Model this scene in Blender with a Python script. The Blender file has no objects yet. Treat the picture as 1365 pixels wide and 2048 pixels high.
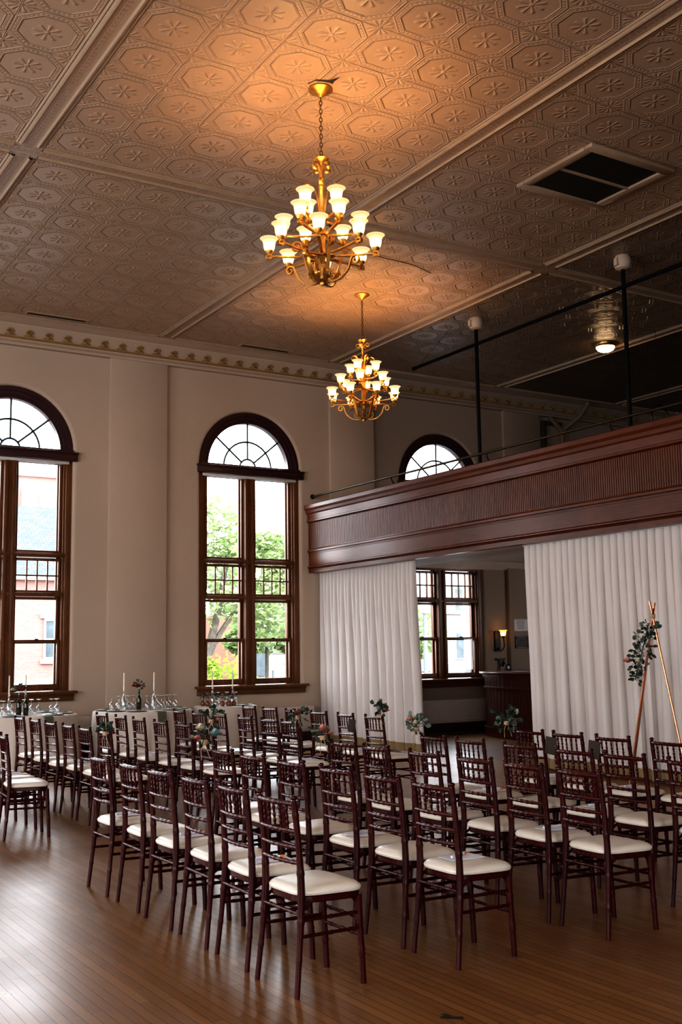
import bpy, bmesh, math, random
from mathutils import Vector, Matrix
random.seed(7)
PI = math.pi
scn = bpy.context.scene
COL = scn.collection
sin, cos = math.sin, math.cos

# ------------------------------------------------------------------ materials
def srgb(r, g, b):
    f = lambda c: (c/255/12.92) if c/255 <= .04045 else ((c/255+.055)/1.055)**2.4
    return (f(r), f(g), f(b), 1)

class NT:
    def __init__(s, name):
        s.m = bpy.data.materials.new(name); s.m.use_nodes = True
        s.t = s.m.node_tree; s.t.nodes.clear()
        s.out = s.t.nodes.new('ShaderNodeOutputMaterial')
    def n(s, typ, **kw):
        nd = s.t.nodes.new(typ)
        for k, v in kw.items():
            if k.startswith('_'): setattr(nd, k[1:], v)
            else:
                nd.inputs[k.replace('__', ' ')].default_value = v
        return nd
    def l(s, a, b): s.t.links.new(a, b)
    def math(s, op, a, b=None, c=None):
        nd = s.t.nodes.new('ShaderNodeMath'); nd.operation = op
        for i, v in enumerate((a, b, c)):
            if v is None: continue
            if isinstance(v, (int, float)): nd.inputs[i].default_value = v
            else: s.l(v, nd.inputs[i])
        return nd.outputs[0]
    def pr(s, col=(.5, .5, .5, 1), rough=.5, metal=0., spec=.5, **kw):
        p = s.n('ShaderNodeBsdfPrincipled')
        p.inputs['Base Color'].default_value = col
        p.inputs['Roughness'].default_value = rough
        p.inputs['Metallic'].default_value = metal
        p.inputs['Specular IOR Level'].default_value = spec
        for k, v in kw.items(): p.inputs[k.replace('__', ' ')].default_value = v
        s.l(p.outputs[0], s.out.inputs[0]); s.p = p
        return p
    def coord(s, which='Object'):
        return s.n('ShaderNodeTexCoord').outputs[which]
    def mapping(s, vec, scale=(1, 1, 1), rot=(0, 0, 0), loc=(0, 0, 0)):
        mp = s.n('ShaderNodeMapping'); mp.inputs['Scale'].default_value = scale
        mp.inputs['Rotation'].default_value = rot; mp.inputs['Location'].default_value = loc
        s.l(vec, mp.inputs[0]); return mp.outputs[0]
    def noise(s, vec, scale=5., detail=3., rough=.5, dist=0.):
        nd = s.n('ShaderNodeTexNoise'); nd.inputs['Scale'].default_value = scale
        nd.inputs['Detail'].default_value = detail; nd.inputs['Roughness'].default_value = rough
        nd.inputs['Distortion'].default_value = dist
        if vec is not None: s.l(vec, nd.inputs['Vector'])
        return nd.outputs[0]
    def ramp(s, fac, stops):
        nd = s.n('ShaderNodeValToRGB'); e = nd.color_ramp.elements
        while len(e) < len(stops): e.new(.5)
        for i, (p, c) in enumerate(stops): e[i].position = p; e[i].color = c
        s.l(fac, nd.inputs[0]); return nd.outputs[0]
    def mix(s, fac, a, b, typ='MIX'):
        nd = s.n('ShaderNodeMix', _data_type='RGBA', _blend_type=typ)
        for i, v in ((0, fac), (6, a), (7, b)):
            if isinstance(v, (int, float, tuple)): nd.inputs[i].default_value = v
            else: s.l(v, nd.inputs[i])
        return nd.outputs[2]
    def bump(s, h, dist=.01, strength=1.):
        b = s.n('ShaderNodeBump'); b.inputs['Distance'].default_value = dist
        b.inputs['Strength'].default_value = strength
        s.l(h, b.inputs['Height']); s.l(b.outputs[0], s.p.inputs['Normal']); return b

def simple(name, col, rough=.5, metal=0., spec=.5, var=.12, scale=8., bump=0., **kw):
    """plain coloured surface with a little procedural mottling"""
    t = NT(name); t.pr(col, rough, metal, spec, **kw)
    c = t.coord(); nz = t.noise(c, scale, 3)
    dark = tuple(x*(1-var) for x in col[:3])+(1,); lite = tuple(min(1, x*(1+var)) for x in col[:3])+(1,)
    t.l(t.ramp(nz, [(.3, dark), (.7, lite)]), t.p.inputs['Base Color'])
    if bump: t.bump(t.noise(c, scale*9, 2), bump)
    return t.m

def wood(name, dark, lite, rough=.35, axis='Z', scale=6., coat=0., spec=.5, streak=14.):
    t = NT(name); t.pr(lite, rough, 0, spec)
    t.p.inputs['Coat Weight'].default_value = coat; t.p.inputs['Coat Roughness'].default_value = .15
    c = t.coord()
    sc = {'X': (.12, 1, 1), 'Y': (1, .06, 1), 'Z': (1, 1, .06)}[axis]
    v = t.mapping(c, tuple(k*streak for k in sc))
    g = t.noise(v, scale*.8, 4, .6, .6)
    big = t.noise(c, 1.3, 2)
    col = t.ramp(g, [(.28, dark), (.72, lite)])
    col = t.mix(.35, col, t.ramp(big, [(.3, dark), (.7, lite)]))
    t.l(col, t.p.inputs['Base Color'])
    t.bump(g, .0012, .6)
    return t.m

M = {}
M['plaster'] = None
def plaster(name, col):
    t = NT(name); t.pr(col, .78, 0, .25)
    c = t.coord()
    big = t.noise(c, .35, 3); fine = t.noise(c, 55, 3, .6); mid = t.noise(c, 7, 3)
    a = tuple(x*.93 for x in col[:3])+(1,); b = tuple(min(1, x*1.05) for x in col[:3])+(1,)
    t.l(t.ramp(big, [(.3, a), (.7, b)]), t.p.inputs['Base Color'])
    h = t.math('ADD', t.math('MULTIPLY', fine, .5), mid)
    t.bump(h, .006, .5)
    return t.m
M['plaster'] = plaster('wall_plaster', (.475, .378, .297, 1))
M['gplaster'] = plaster('gallery_plaster', (.30, .235, .185, 1))  # wall plaster with the gallery's light falloff put into its colour
M['balc'] = plaster('shaded_brown_plaster', (.16, .11, .08, 1))  # dark tone put in to keep bounce in the gallery low
M['cove'] = plaster('cove_plaster', (.46, .36, .28, 1))
M['mahogany'] = wood('mahogany_lacquer', (.014, .0012, .0010, 1), (.066, .0056, .0042, 1), .26, 'Z', 5, 0, .32)
M['winwood'] = wood('window_oak', (.055, .020, .007, 1), (.21, .088, .034, 1), .4, 'Z', 6, 0, .35)
M['archwood'] = wood('arch_paint', (.030, .011, .012, 1), (.055, .020, .022, 1), .4, 'X', 4, .1)
M['fascia'] = wood('balcony_oak', (.042, .0105, .0035, 1), (.135, .036, .011, 1), .30, 'Y', 6, 0, .26)
M['bead'] = wood('beadboard_oak', (.050, .0135, .005, 1), (.140, .042, .016, 1), .32, 'Z', 6, 0, .3)
M['barwood'] = wood('bar_cherry', (.034, .0085, .003, 1), (.115, .032, .012, 1), .3, 'Z', 6, .3)
M['basewood'] = wood('skirting_wood', (.022, .009, .005, 1), (.06, .026, .014, 1), .4, 'X', 6, .1)
M['iron'] = simple('black_iron', (.004, .004, .005, 1), .6, 0, .12)
M['bronze'] = simple('rail_bronze', (.05, .035, .016, 1), .4, .7)
M['gold'] = simple('gold_leaf_metal', (.50, .27, .07, 1), .38, .85, var=.3, scale=16)
M['chainm'] = simple('antique_chain', (.16, .085, .025, 1), .4, .9)
M['vinyl'] = simple('ivory_vinyl', (.66, .60, .515, 1), .36, 0, .5, .05, 4, .0006)
M['white'] = simple('white_paint', (.62, .58, .54, 1), .55, 0, .4, .05)
M['rad'] = simple('radiator_paint', (.52, .46, .41, 1), .5, 0, .4, .06)
M['paper'] = simple('card_paper', (.74, .74, .80, 1), .7, 0, .2, .04, 30)
M['kraft'] = simple('kraft_paper', (.055, .040, .030, 1), .8, 0, .2, .15, 30)
M['orange'] = simple('orange_tip', (.65, .20, .04, 1), .5)
M['tape'] = simple('black_tape', (.006, .005, .005, 1), .5)
M['copper'] = simple('copper_pipe', (.62, .27, .15, 1), .25, 1., var=.1)
M['wax'] = simple('candle_wax', (.82, .76, .66, 1), .5, 0, .4, .03)
M['plate'] = simple('plate_ceramic', (.78, .77, .76, 1), .25, 0, .5, .05)
M['darkplate'] = simple('charger_slate', (.10, .10, .095, 1), .35)
M['olive'] = simple('olive_linen', (.12, .125, .085, 1), .85, 0, .2, .15, 40)
M['leaf'] = simple('eucalyptus_leaf', (.036, .054, .034, 1), .55, 0, .4, .35, 25)
M['leafpale'] = simple('pale_eucalyptus', (.13, .17, .135, 1), .6, 0, .3, .25, 25)
M['rose'] = simple('dusty_rose_petal', (.52, .21, .16, 1), .6, 0, .3, .25, 30)
M['redrose'] = simple('deep_red_petal', (.22, .035, .03, 1), .6, 0, .3, .3, 30)
M['cream'] = simple('cream_petal', (.55, .50, .36, 1), .6, 0, .3, .2, 30)
M['teal'] = simple('pale_teal_succulent', (.19, .31, .29, 1), .55, 0, .3, .15, 30)
M['twine'] = simple('jute_twine', (.38, .26, .16, 1), .9)
M['rosevase'] = simple('copper_glass_vase', (.24, .10, .065, 1), .15, .3, var=.2)
M['dark'] = simple('vent_dark', (.004, .0035, .003, 1), .7)
M['slot'] = simple('slot_shadow', (.035, .022, .014, 1), .8)
M['brass'] = simple('brass_lamp', (.45, .28, .09, 1), .3, .9)
M['sconce_iron'] = simple('sconce_iron', (.012, .008, .006, 1), .5, .3)
M['frame'] = simple('picture_frame', (.018, .009, .006, 1), .4)
M['print'] = simple('brown_print', (.06, .035, .03, 1), .6, var=.4, scale=14)

def clear_glass(name, tint=(1, 1, 1, 1), rough=0., refl=.08, edge=.6):
    t = NT(name)
    tr = t.n('ShaderNodeBsdfTransparent'); tr.inputs[0].default_value = tint
    gl = t.n('ShaderNodeBsdfGlossy'); gl.inputs['Roughness'].default_value = rough+.02
    lw = t.n('ShaderNodeLayerWeight'); lw.inputs[0].default_value = .3
    f = t.math('ADD', t.math('MULTIPLY', lw.outputs['Facing'], edge), refl)
    nz = t.noise(t.coord(), 3, 1)
    f = t.math('MULTIPLY', f, t.math('ADD', t.math('MULTIPLY', nz, .2), .9))
    mx = t.n('ShaderNodeMixShader'); t.l(f, mx.inputs[0]); t.l(tr.outputs[0], mx.inputs[1]); t.l(gl.outputs[0], mx.inputs[2])
    t.l(mx.outputs[0], t.out.inputs[0]); return t.m
M['pane'] = clear_glass('window_glass', (.97, .985, .98, 1), 0., .03, .12)
M['stem'] = clear_glass('drinking_glass', (.93, .95, .96, 1), .03, .22, .9)
M['bottleglass'] = clear_glass('clear_bottle_glass', (.88, .92, .93, 1), .03, .28, .8)
def dark_glass():
    t = NT('dark_bottle_glass'); t.pr((.016, .017, .007, 1), .08, 0, .6)
    t.l(t.ramp(t.noise(t.coord(), 6), [(.3, (.010, .010, .004, 1)), (.7, (.022, .024, .010, 1))]), t.p.inputs['Base Color']); return t.m
M['darkglass'] = dark_glass()

def cloth(name, col, transl=.25, scale=220):
    t = NT(name)
    d = t.n('ShaderNodeBsdfDiffuse'); tl = t.n('ShaderNodeBsdfTranslucent')
    d.inputs[0].default_value = col; tl.inputs[0].default_value = col
    c = t.coord(); nz = t.noise(c, scale, 2); big = t.noise(c, 1.2, 2)
    a = tuple(x*.94 for x in col[:3])+(1,)
    cc = t.ramp(big, [(.3, a), (.7, col)])
    t.l(cc, d.inputs[0]); t.l(cc, tl.inputs[0])
    b = t.n('ShaderNodeBump'); b.inputs['Distance'].default_value = .0008; t.l(nz, b.inputs['Height']); t.l(b.outputs[0], d.inputs['Normal'])
    mx = t.n('ShaderNodeMixShader'); mx.inputs[0].default_value = transl
    t.l(d.outputs[0], mx.inputs[1]); t.l(tl.outputs[0], mx.inputs[2]); t.l(mx.outputs[0], t.out.inputs[0])
    return t.m
M['curtain'] = cloth('ivory_curtain', (.64, .585, .55, 1), .12)
M['hem'] = cloth('tan_hem', (.30, .22, .12, 1), .1)
M['linen'] = cloth('white_linen', (.64, .57, .50, 1), .08)

def floor_mat():
    t = NT('maple_strip_floor'); t.pr((.3, .15, .06, 1), .3, 0, .34)
    c = t.coord()
    v = t.mapping(c, (1, 1, 1), (0, 0, PI/2))       # strips run along world Y
    br = t.n('ShaderNodeTexBrick'); t.l(v, br.inputs['Vector'])
    br.offset = .37; br.offset_frequency = 2; br.squash = 1
    br.inputs['Scale'].default_value = 1.; br.inputs['Brick Width'].default_value = 1.15
    br.inputs['Row Height'].default_value = .058; br.inputs['Mortar Size'].default_value = .0028
    br.inputs['Mortar Smooth'].default_value = .2; br.inputs['Bias'].default_value = -.1
    br.inputs['Color1'].default_value = (0, 0, 0, 1); br.inputs['Color2'].default_value = (1, 1, 1, 1)
    br.inputs['Mortar'].default_value = (.5, .5, .5, 1)
    sc = t.mapping(c, (26, 1.6, 1)); g = t.noise(sc, 3.5, 4, .6, .4)
    base = t.ramp(br.outputs[0], [(0., (.165, .070, .017, 1)), (.5, (.230, .102, .027, 1)), (1., (.295, .140, .042, 1))])
    col = t.mix(.35, base, t.ramp(g, [(.3, (.11, .042, .013, 1)), (.7, (.27, .13, .05, 1))]))
    seam = br.outputs['Fac']
    col = t.mix(t.math('MULTIPLY', seam, .85), col, (.03, .012, .005, 1))
    wear = t.noise(c, 1.1, 4, .6)
    col = t.mix(t.math('MULTIPLY', wear, .25), col, (.15, .072, .024, 1))
    t.l(col, t.p.inputs['Base Color'])
    t.l(t.math('ADD', t.math('MULTIPLY', wear, .22), .20), t.p.inputs['Roughness'])
    h = t.math('ADD', t.math('SUBTRACT', t.math('MULTIPLY', wear, .9), t.math('MULTIPLY', seam, .5)), t.math('MULTIPLY', br.outputs[0], .12))
    t.bump(h, .004, .5)
    return t.m
M['floor'] = floor_mat()

def tin_tile(name, mode, k_=1.):
    """pressed tin: UV is in tile units. mode 'oct' octagon tiles, 'key' greek key band"""
    t = NT(name); t.pr((.52, .40, .30, 1), .36, 0, .5)
    uv = t.coord('UV'); sep = t.n('ShaderNodeSeparateXYZ'); t.l(uv, sep.inputs[0])
    u, v = sep.outputs[0], sep.outputs[1]
    m = t.math
    def smooth(x, a, b):
        nd = t.n('ShaderNodeMapRange', _interpolation_type='SMOOTHSTEP'); nd.inputs[1].default_value = a; nd.inputs[2].default_value = b
        t.l(x, nd.inputs[0]); return nd.outputs[0]
    def band(x, a, b, s):   # 1 inside a..b
        return m('MULTIPLY', smooth(x, a-s, a+s), m('SUBTRACT', 1., smooth(x, b-s, b+s)))
    if mode == 'oct':
        fu = m('SUBTRACT', m('FRACT', u), .5); fv = m('SUBTRACT', m('FRACT', v), .5)
        au = m('ABSOLUTE', fu); av = m('ABSOLUTE', fv)
        sq = m('MAXIMUM', au, av); dg = m('MULTIPLY', m('ADD', au, av), .7071)
        oc = m('MAXIMUM', sq, m('MULTIPLY', dg, 1.0))
        r = m('SQRT', m('ADD', m('MULTIPLY', fu, fu), m('MULTIPLY', fv, fv)))
        th = m('ARCTAN2', fv, fu)
        ring = m('MULTIPLY', band(oc, .372, .398, .007), .9)                  # inner rim
        ring2 = m('ADD', m('MULTIPLY', band(oc, .385, .488, .006), .5), m('MULTIPLY', band(oc, .462, .486, .006), .45))
        kk = m('ADD', m('MULTIPLY', m('SINE', m('MULTIPLY', th, 40.)), .5), .5)
        beads = m('MULTIPLY', band(oc, .41, .45, .006), m('MULTIPLY', kk, .35))
        pet = m('POWER', m('ABSOLUTE', m('COSINE', m('MULTIPLY', th, 4.))), 5.)
        petal = m('MULTIPLY', m('MULTIPLY', pet, band(r, .055, .20, .03)), .75)
        boss = m('MULTIPLY', m('SUBTRACT', 1., smooth(r, .02, .05)), .9)
        # corner fans
        cu = m('SUBTRACT', .5, au); cv = m('SUBTRACT', .5, av)
        rc = m('SQRT', m('ADD', m('MULTIPLY', cu, cu), m('MULTIPLY', cv, cv)))
        tc = m('ARCTAN2', cv, cu)
        fan = m('MULTIPLY', m('POWER', m('ABSOLUTE', m('COSINE', m('MULTIPLY', tc, 6.))), 2.), band(rc, .06, .19, .02))
        fan = m('MULTIPLY', fan, .6)
        bossc = m('MULTIPLY', m('SUBTRACT', 1., smooth(rc, .02, .05)), .5)
        seam = m('MULTIPLY', smooth(sq, .492, .499), -.9)
        edge = m('MULTIPLY', band(sq, .484, .492, .003), .2)
        h = ring
        for k in (ring2, beads, petal, boss, fan, bossc, seam, edge): h = m('ADD', h, k)
    else:
        fu = m('FRACT', m('MULTIPLY', u, 9.)); av = m('ABSOLUTE', v)
        # v runs -1..1 across the band, u is in tiles along it
        k1 = m('MULTIPLY', band(fu, .12, .88, .03), band(v, -.36, .36, .04))
        k2 = m('MULTIPLY', band(fu, .28, .74, .03), band(v, -.18, .40, .04))
        k3 = m('MULTIPLY', band(fu, .42, .60, .03), band(v, -.40, .16, .04))
        h = m('ADD', m('SUBTRACT', k1, k2), m('MULTIPLY', k3, 1.))
        h = m('ADD', m('MULTIPLY', h, .8), m('MULTIPLY', band(av, .5, .56, .02), .7))
    c = t.coord(); fine = t.noise(c, 60, 2); big = t.noise(c, .5, 3)
    h2 = m('ADD', h, m('MULTIPLY', fine, .10))
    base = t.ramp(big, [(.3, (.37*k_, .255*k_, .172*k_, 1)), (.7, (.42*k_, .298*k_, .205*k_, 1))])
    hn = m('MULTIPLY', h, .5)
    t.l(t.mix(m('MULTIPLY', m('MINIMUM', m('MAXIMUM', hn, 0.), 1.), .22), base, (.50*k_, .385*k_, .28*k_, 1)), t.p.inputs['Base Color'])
    t.l(m('ADD', m('MULTIPLY', fine, .15), .27), t.p.inputs['Roughness'])
    t.bump(h2, .012, .9)
    return t.m
M['tin'] = tin_tile('pressed_tin_octagon', 'oct')
M['tinmid'] = tin_tile('pressed_tin_gallery', 'oct', .6)  # same tin, half darkened to paint in the gallery's shade
M['tindark'] = tin_tile('pressed_tin_dark_gallery', 'oct', .22)  # same tin, darkened further for the deepest gallery shade
M['key'] = tin_tile('pressed_tin_key_band', 'key')
M['tinrib'] = simple('tin_moulding', (.36, .265, .185, 1), .34, 0, .5, .06)
M['ornament'] = simple('ochre_palmette', (.26, .16, .055, 1), .6, 0, .3, .25, 20)
M['goldline'] = simple('ochre_line', (.27, .15, .04, 1), .5)

def grille(name):
    t = NT(name); t.pr((.3, .25, .2, 1), .5)
    c = t.coord(); v = t.mapping(c, (1, 1, 1), (0, .6, 0))
    w = t.n('ShaderNodeTexWave'); t.l(v, w.inputs[0]); w.inputs['Scale'].default_value = 9.
    t.l(t.ramp(w.outputs[0], [(.35, (.10, .085, .07, 1)), (.65, (.46, .41, .36, 1))]), t.p.inputs['Base Color']); return t.m
M['grille'] = grille('radiator_grille')
def mesh_dark():
    t = NT('vent_mesh'); t.pr((.01, .008, .006, 1), .6)
    c = t.coord(); w = t.n('ShaderNodeTexVoronoi'); w.inputs['Scale'].default_value = 55.; t.l(c, w.inputs['Vector'])
    t.l(t.ramp(w.outputs[0], [(.2, (.002, .002, .002, 1)), (.6, (.022, .016, .010, 1))]), t.p.inputs['Base Color']); return t.m
M['vent'] = mesh_dark()

def shade_mat(name, colr, strength, alpha=.45):
    t = NT(name)
    tl = t.n('ShaderNodeBsdfTranslucent'); tl.inputs[0].default_value = (.035, .024, .014, 1)
    tr = t.n('ShaderNodeBsdfTransparent'); tr.inputs[0].default_value = (1, .93, .82, 1)
    em = t.n('ShaderNodeEmission'); em.inputs[0].default_value = colr
    gn = t.coord('Generated'); sp = t.n('ShaderNodeSeparateXYZ'); t.l(gn, sp.inputs[0])
    fac = t.ramp(sp.outputs[2], [(0., (.5, .5, .5, 1)), (.35, (1.6, 1.6, 1.6, 1)), (.68, (.62, .62, .62, 1)), (.85, (.38, .38, .38, 1)), (1., (.48, .48, .48, 1))])
    t.l(t.math('MULTIPLY', fac, strength), em.inputs[1])
    m1 = t.n('ShaderNodeMixShader'); m1.inputs[0].default_value = alpha
    t.l(tl.outputs[0], m1.inputs[1]); t.l(tr.outputs[0], m1.inputs[2])
    ad = t.n('ShaderNodeAddShader'); t.l(m1.outputs[0], ad.inputs[0]); t.l(em.outputs[0], ad.inputs[1])
    t.l(ad.outputs[0], t.out.inputs[0]); return t.m
def emit(name, col, s):
    t = NT(name); e = t.n('ShaderNodeEmission'); e.inputs[0].default_value = col
    g = t.noise(t.coord(), 2, 1); t.l(t.math('MULTIPLY', t.math('ADD', t.math('MULTIPLY', g, .1), .95), s), e.inputs[1])
    t.l(e.outputs[0], t.out.inputs[0]); return t.m
M['shade'] = shade_mat('frosted_shade', (1, .66, .36, 1), .95, .30)
M['bulb'] = emit('warm_bulb', (1, .56, .23, 1), 400.)
M['sconceshade'] = shade_mat('sconce_shade', (1, .45, .13, 1), 1.3)
M['sconcebulb'] = emit('sconce_bulb', (1, .5, .17, 1), 25.)
M['lampbowl'] = emit('ceiling_lamp_bowl', (1, .66, .36, 1), 9.)

# outside
def brick(name, c1, c2, mortar, w=.21, h=.075):
    t = NT(name); t.pr(c1, .85, 0, .2)
    c = t.coord(); v = t.mapping(c, (1, 1, 1), (PI/2, 0, 0))
    b = t.n('ShaderNodeTexBrick'); t.l(v, b.inputs[0]); b.inputs['Scale'].default_value = 1.
    b.inputs['Brick Width'].default_value = w; b.inputs['Row Height'].default_value = h; b.inputs['Mortar Size'].default_value = .008
    b.inputs['Color1'].default_value = c1; b.inputs['Color2'].default_value = c2; b.inputs['Mortar'].default_value = mortar
    t.l(t.mix(t.math('MULTIPLY', t.noise(c, .8, 3), .3), b.outputs[0], mortar), t.p.inputs['Base Color']); return t.m
M['pinkbrick'] = brick('pink_brick', (.24, .125, .105, 1), (.215, .105, .09, 1), (.25, .15, .13, 1))
M['redbrick'] = brick('red_brick', (.20, .085, .055, 1), (.17, .07, .045, 1), (.22, .15, .12, 1))
M['palebrick'] = brick('pale_brick', (.27, .24, .22, 1), (.24, .21, .19, 1), (.28, .26, .25, 1))
def shingle():
    t = NT('grey_shingle'); t.pr((.2, .21, .22, 1), .9, 0, .2)
    c = t.coord(); b = t.n('ShaderNodeTexBrick'); t.l(c, b.inputs[0]); b.inputs['Scale'].default_value = 1.
    b.inputs['Brick Width'].default_value = .3; b.inputs['Row Height'].default_value = .16; b.inputs['Mortar Size'].default_value = .012
    b.inputs['Color1'].default_value = (.050, .055, .058, 1); b.inputs['Color2'].default_value = (.068, .074, .078, 1); b.inputs['Mortar'].default_value = (.036, .040, .043, 1)
    t.l(b.outputs[0], t.p.inputs['Base Color']); return t.m
M['shingle'] = shingle()
M['outwhite'] = simple('outdoor_white', (.42, .42, .41, 1), .6)
M['outglass'] = simple('outdoor_window', (.06, .075, .08, 1), .4, 0, .3, var=.3, scale=2)
M['asphalt'] = simple('asphalt', (.10, .10, .10, 1), .9, var=.2, scale=3)
M['lawn'] = simple('lawn_green', (.16, .26, .05, 1), .9, var=.3, scale=3)
M['bark'] = simple('tree_bark', (.07, .058, .043, 1), .9, var=.4, scale=6)
def leafmat(name, a, b):
    t = NT(name)
    d = t.n('ShaderNodeBsdfDiffuse'); tl = t.n('ShaderNodeBsdfTranslucent')
    cc = t.ramp(t.noise(t.coord(), 1.6, 3), [(.3, a), (.7, b)])
    t.l(cc, d.inputs[0]); t.l(cc, tl.inputs[0])
    mx = t.n('ShaderNodeMixShader'); mx.inputs[0].default_value = .45
    t.l(d.outputs[0], mx.inputs[1]); t.l(tl.outputs[0], mx.inputs[2]); t.l(mx.outputs[0], t.out.inputs[0]); return t.m
M['foliage'] = leafmat('tree_leaves', (.145, .20, .075, 1), (.27, .32, .16, 1))
M['shrub'] = leafmat('shrub_leaves', (.13, .20, .03, 1), (.25, .31, .07, 1))
M['redcar'] = simple('red_car_paint', (.22, .03, .03, 1), .3)
M['tyre'] = simple('tyre_rubber', (.02, .02, .02, 1), .8)
M['pole'] = simple('grey_pole', (.07, .077, .082, 1), .5)
M['greenband'] = simple('green_band', (.04, .13, .08, 1), .5)

# ------------------------------------------------------------------ mesh building
class MB:
    def __init__(s): s.v = []; s.f = []; s.uv = None
    def add(s, vs, fs):
        b = len(s.v); s.v += [tuple(q) for q in vs]; s.f += [tuple(i+b for i in q) for q in fs]; return s
    def box(s, x0, x1, y0, y1, z0, z1):
        return s.add([(x0, y0, z0), (x1, y0, z0), (x1, y1, z0), (x0, y1, z0), (x0, y0, z1), (x1, y0, z1), (x1, y1, z1), (x0, y1, z1)],
                     [(0, 3, 2, 1), (4, 5, 6, 7), (0, 1, 5, 4), (1, 2, 6, 5), (2, 3, 7, 6), (3, 0, 4, 7)])
    def tube(s, pts, rad, n=8, caps=True, flat=None):
        """round tube through pts; rad number or list; flat=(w,t) makes a strap of width w along the binormal"""
        pts = [Vector(q) for q in pts]; N = len(pts)
        rs = rad if isinstance(rad, (list, tuple)) else [rad]*N
        tang = []
        for i in range(N):
            d = pts[min(i+1, N-1)]-pts[max(i-1, 0)]
            tang.append(d.normalized() if d.length > 1e-9 else Vector((0, 0, 1)))
        up = Vector((0, 0, 1)) if abs(tang[0].z) < .9 else Vector((1, 0, 0))
        nrm = (up-tang[0]*up.dot(tang[0])).normalized(); vs = []
        for i in range(N):
            t = tang[i]; nrm = (nrm-t*nrm.dot(t))
            nrm = nrm.normalized() if nrm.length > 1e-6 else t.orthogonal().normalized()
            b = t.cross(nrm)
            for k in range(n):
                a = 2*PI*k/n
                vs.append(pts[i]+(nrm*cos(a)+b*sin(a))*rs[i])
        fs = [(i*n+k, i*n+(k+1) % n, (i+1)*n+(k+1) % n, (i+1)*n+k) for i in range(N-1) for k in range(n)]
        if caps: fs += [tuple(range(n-1, -1, -1)), tuple((N-1)*n+k for k in range(n))]
        return s.add(vs, fs)
    def strap(s, pts, az, w, t, c=(0, 0, 0)):
        """flat bar through (r,z) points in the vertical plane at azimuth az, width w across that plane"""
        rd = Vector((cos(az), sin(az), 0)); sd = Vector((-sin(az), cos(az), 0)); c = Vector(c); vs = []
        N = len(pts)
        for i, (r, z) in enumerate(pts):
            a = pts[max(i-1, 0)]; b = pts[min(i+1, N-1)]
            d = Vector((b[0]-a[0], b[1]-a[1])); d = d.normalized() if d.length > 0 else Vector((1, 0))
            nn = (-d.y, d.x)
            for sw, st in ((-1, -1), (1, -1), (1, 1), (-1, 1)):
                vs.append(c+rd*(r+nn[0]*st*t/2)+Vector((0, 0, z+nn[1]*st*t/2))+sd*(sw*w/2))
        fs = [(i*4+k, i*4+(k+1) % 4, (i+1)*4+(k+1) % 4, (i+1)*4+k) for i in range(N-1) for k in range(4)]
        fs += [(3, 2, 1, 0), tuple((N-1)*4+k for k in range(4))]
        return s.add(vs, fs)
    def lathe(s, prof, n=20, c=(0, 0, 0), caps=True, ripple=None):
        c = Vector(c); vs = []
        for i, (r, z) in enumerate(prof):
            for k in range(n):
                a = 2*PI*k/n; rr = r*(1+(ripple(a, i) if ripple else 0))
                vs.append(c+Vector((rr*cos(a), rr*sin(a), z)))
        N = len(prof)
        fs = [(i*n+k, i*n+(k+1) % n, (i+1)*n+(k+1) % n, (i+1)*n+k) for i in range(N-1) for k in range(n)]
        if caps:
            fs += [tuple(range(n-1, -1, -1)), tuple((N-1)*n+k for k in range(n))]
        return s.add(vs, fs)
    def extr(s, prof, p0, p1, closed=True, caps=True):
        """extrude a list of 3d points (profile at p0) by vector p1-p0"""
        d = Vector(p1)-Vector(p0); A = [Vector(q) for q in prof]; n = len(A)
        fs = [(k, (k+1) % n, n+(k+1) % n, n+k) for k in range(n if closed else n-1)]
        if caps and closed: fs += [tuple(range(n-1, -1, -1)), tuple(range(n, 2*n))]
        return s.add(A+[q+d for q in A], fs)
    def quad(s, a, b, c, d): return s.add([a, b, c, d], [(0, 1, 2, 3)])
    def xf(s, mat, start=0):
        s.v = s.v[:start]+[tuple(mat @ Vector(q)) for q in s.v[start:]]; return s
    def mesh(s, name, mat, bevel=0., smooth=40, fixn=True):
        me = bpy.data.meshes.new(name); me.from_pydata(s.v, [], s.f)
        if bevel or fixn:
            bm = bmesh.new(); bm.from_mesh(me)
            if fixn: bmesh.ops.recalc_face_normals(bm, faces=bm.faces)
            if bevel:
                ed = [e for e in bm.edges if len(e.link_faces) == 2 and e.calc_face_angle(0) > .6]
                bmesh.ops.bevel(bm, geom=ed, offset=bevel, segments=2, profile=.5, affect='EDGES')
            bm.to_mesh(me); bm.free()
        if smooth:
            me.polygons.foreach_set('use_smooth', [True]*len(me.polygons)); me.set_sharp_from_angle(angle=math.radians(smooth))
        me.materials.append(mat); return me
    def build(s, name, mat, parent=None, **kw):
        return link(name, s.mesh(name, mat, **kw), parent)

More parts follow.
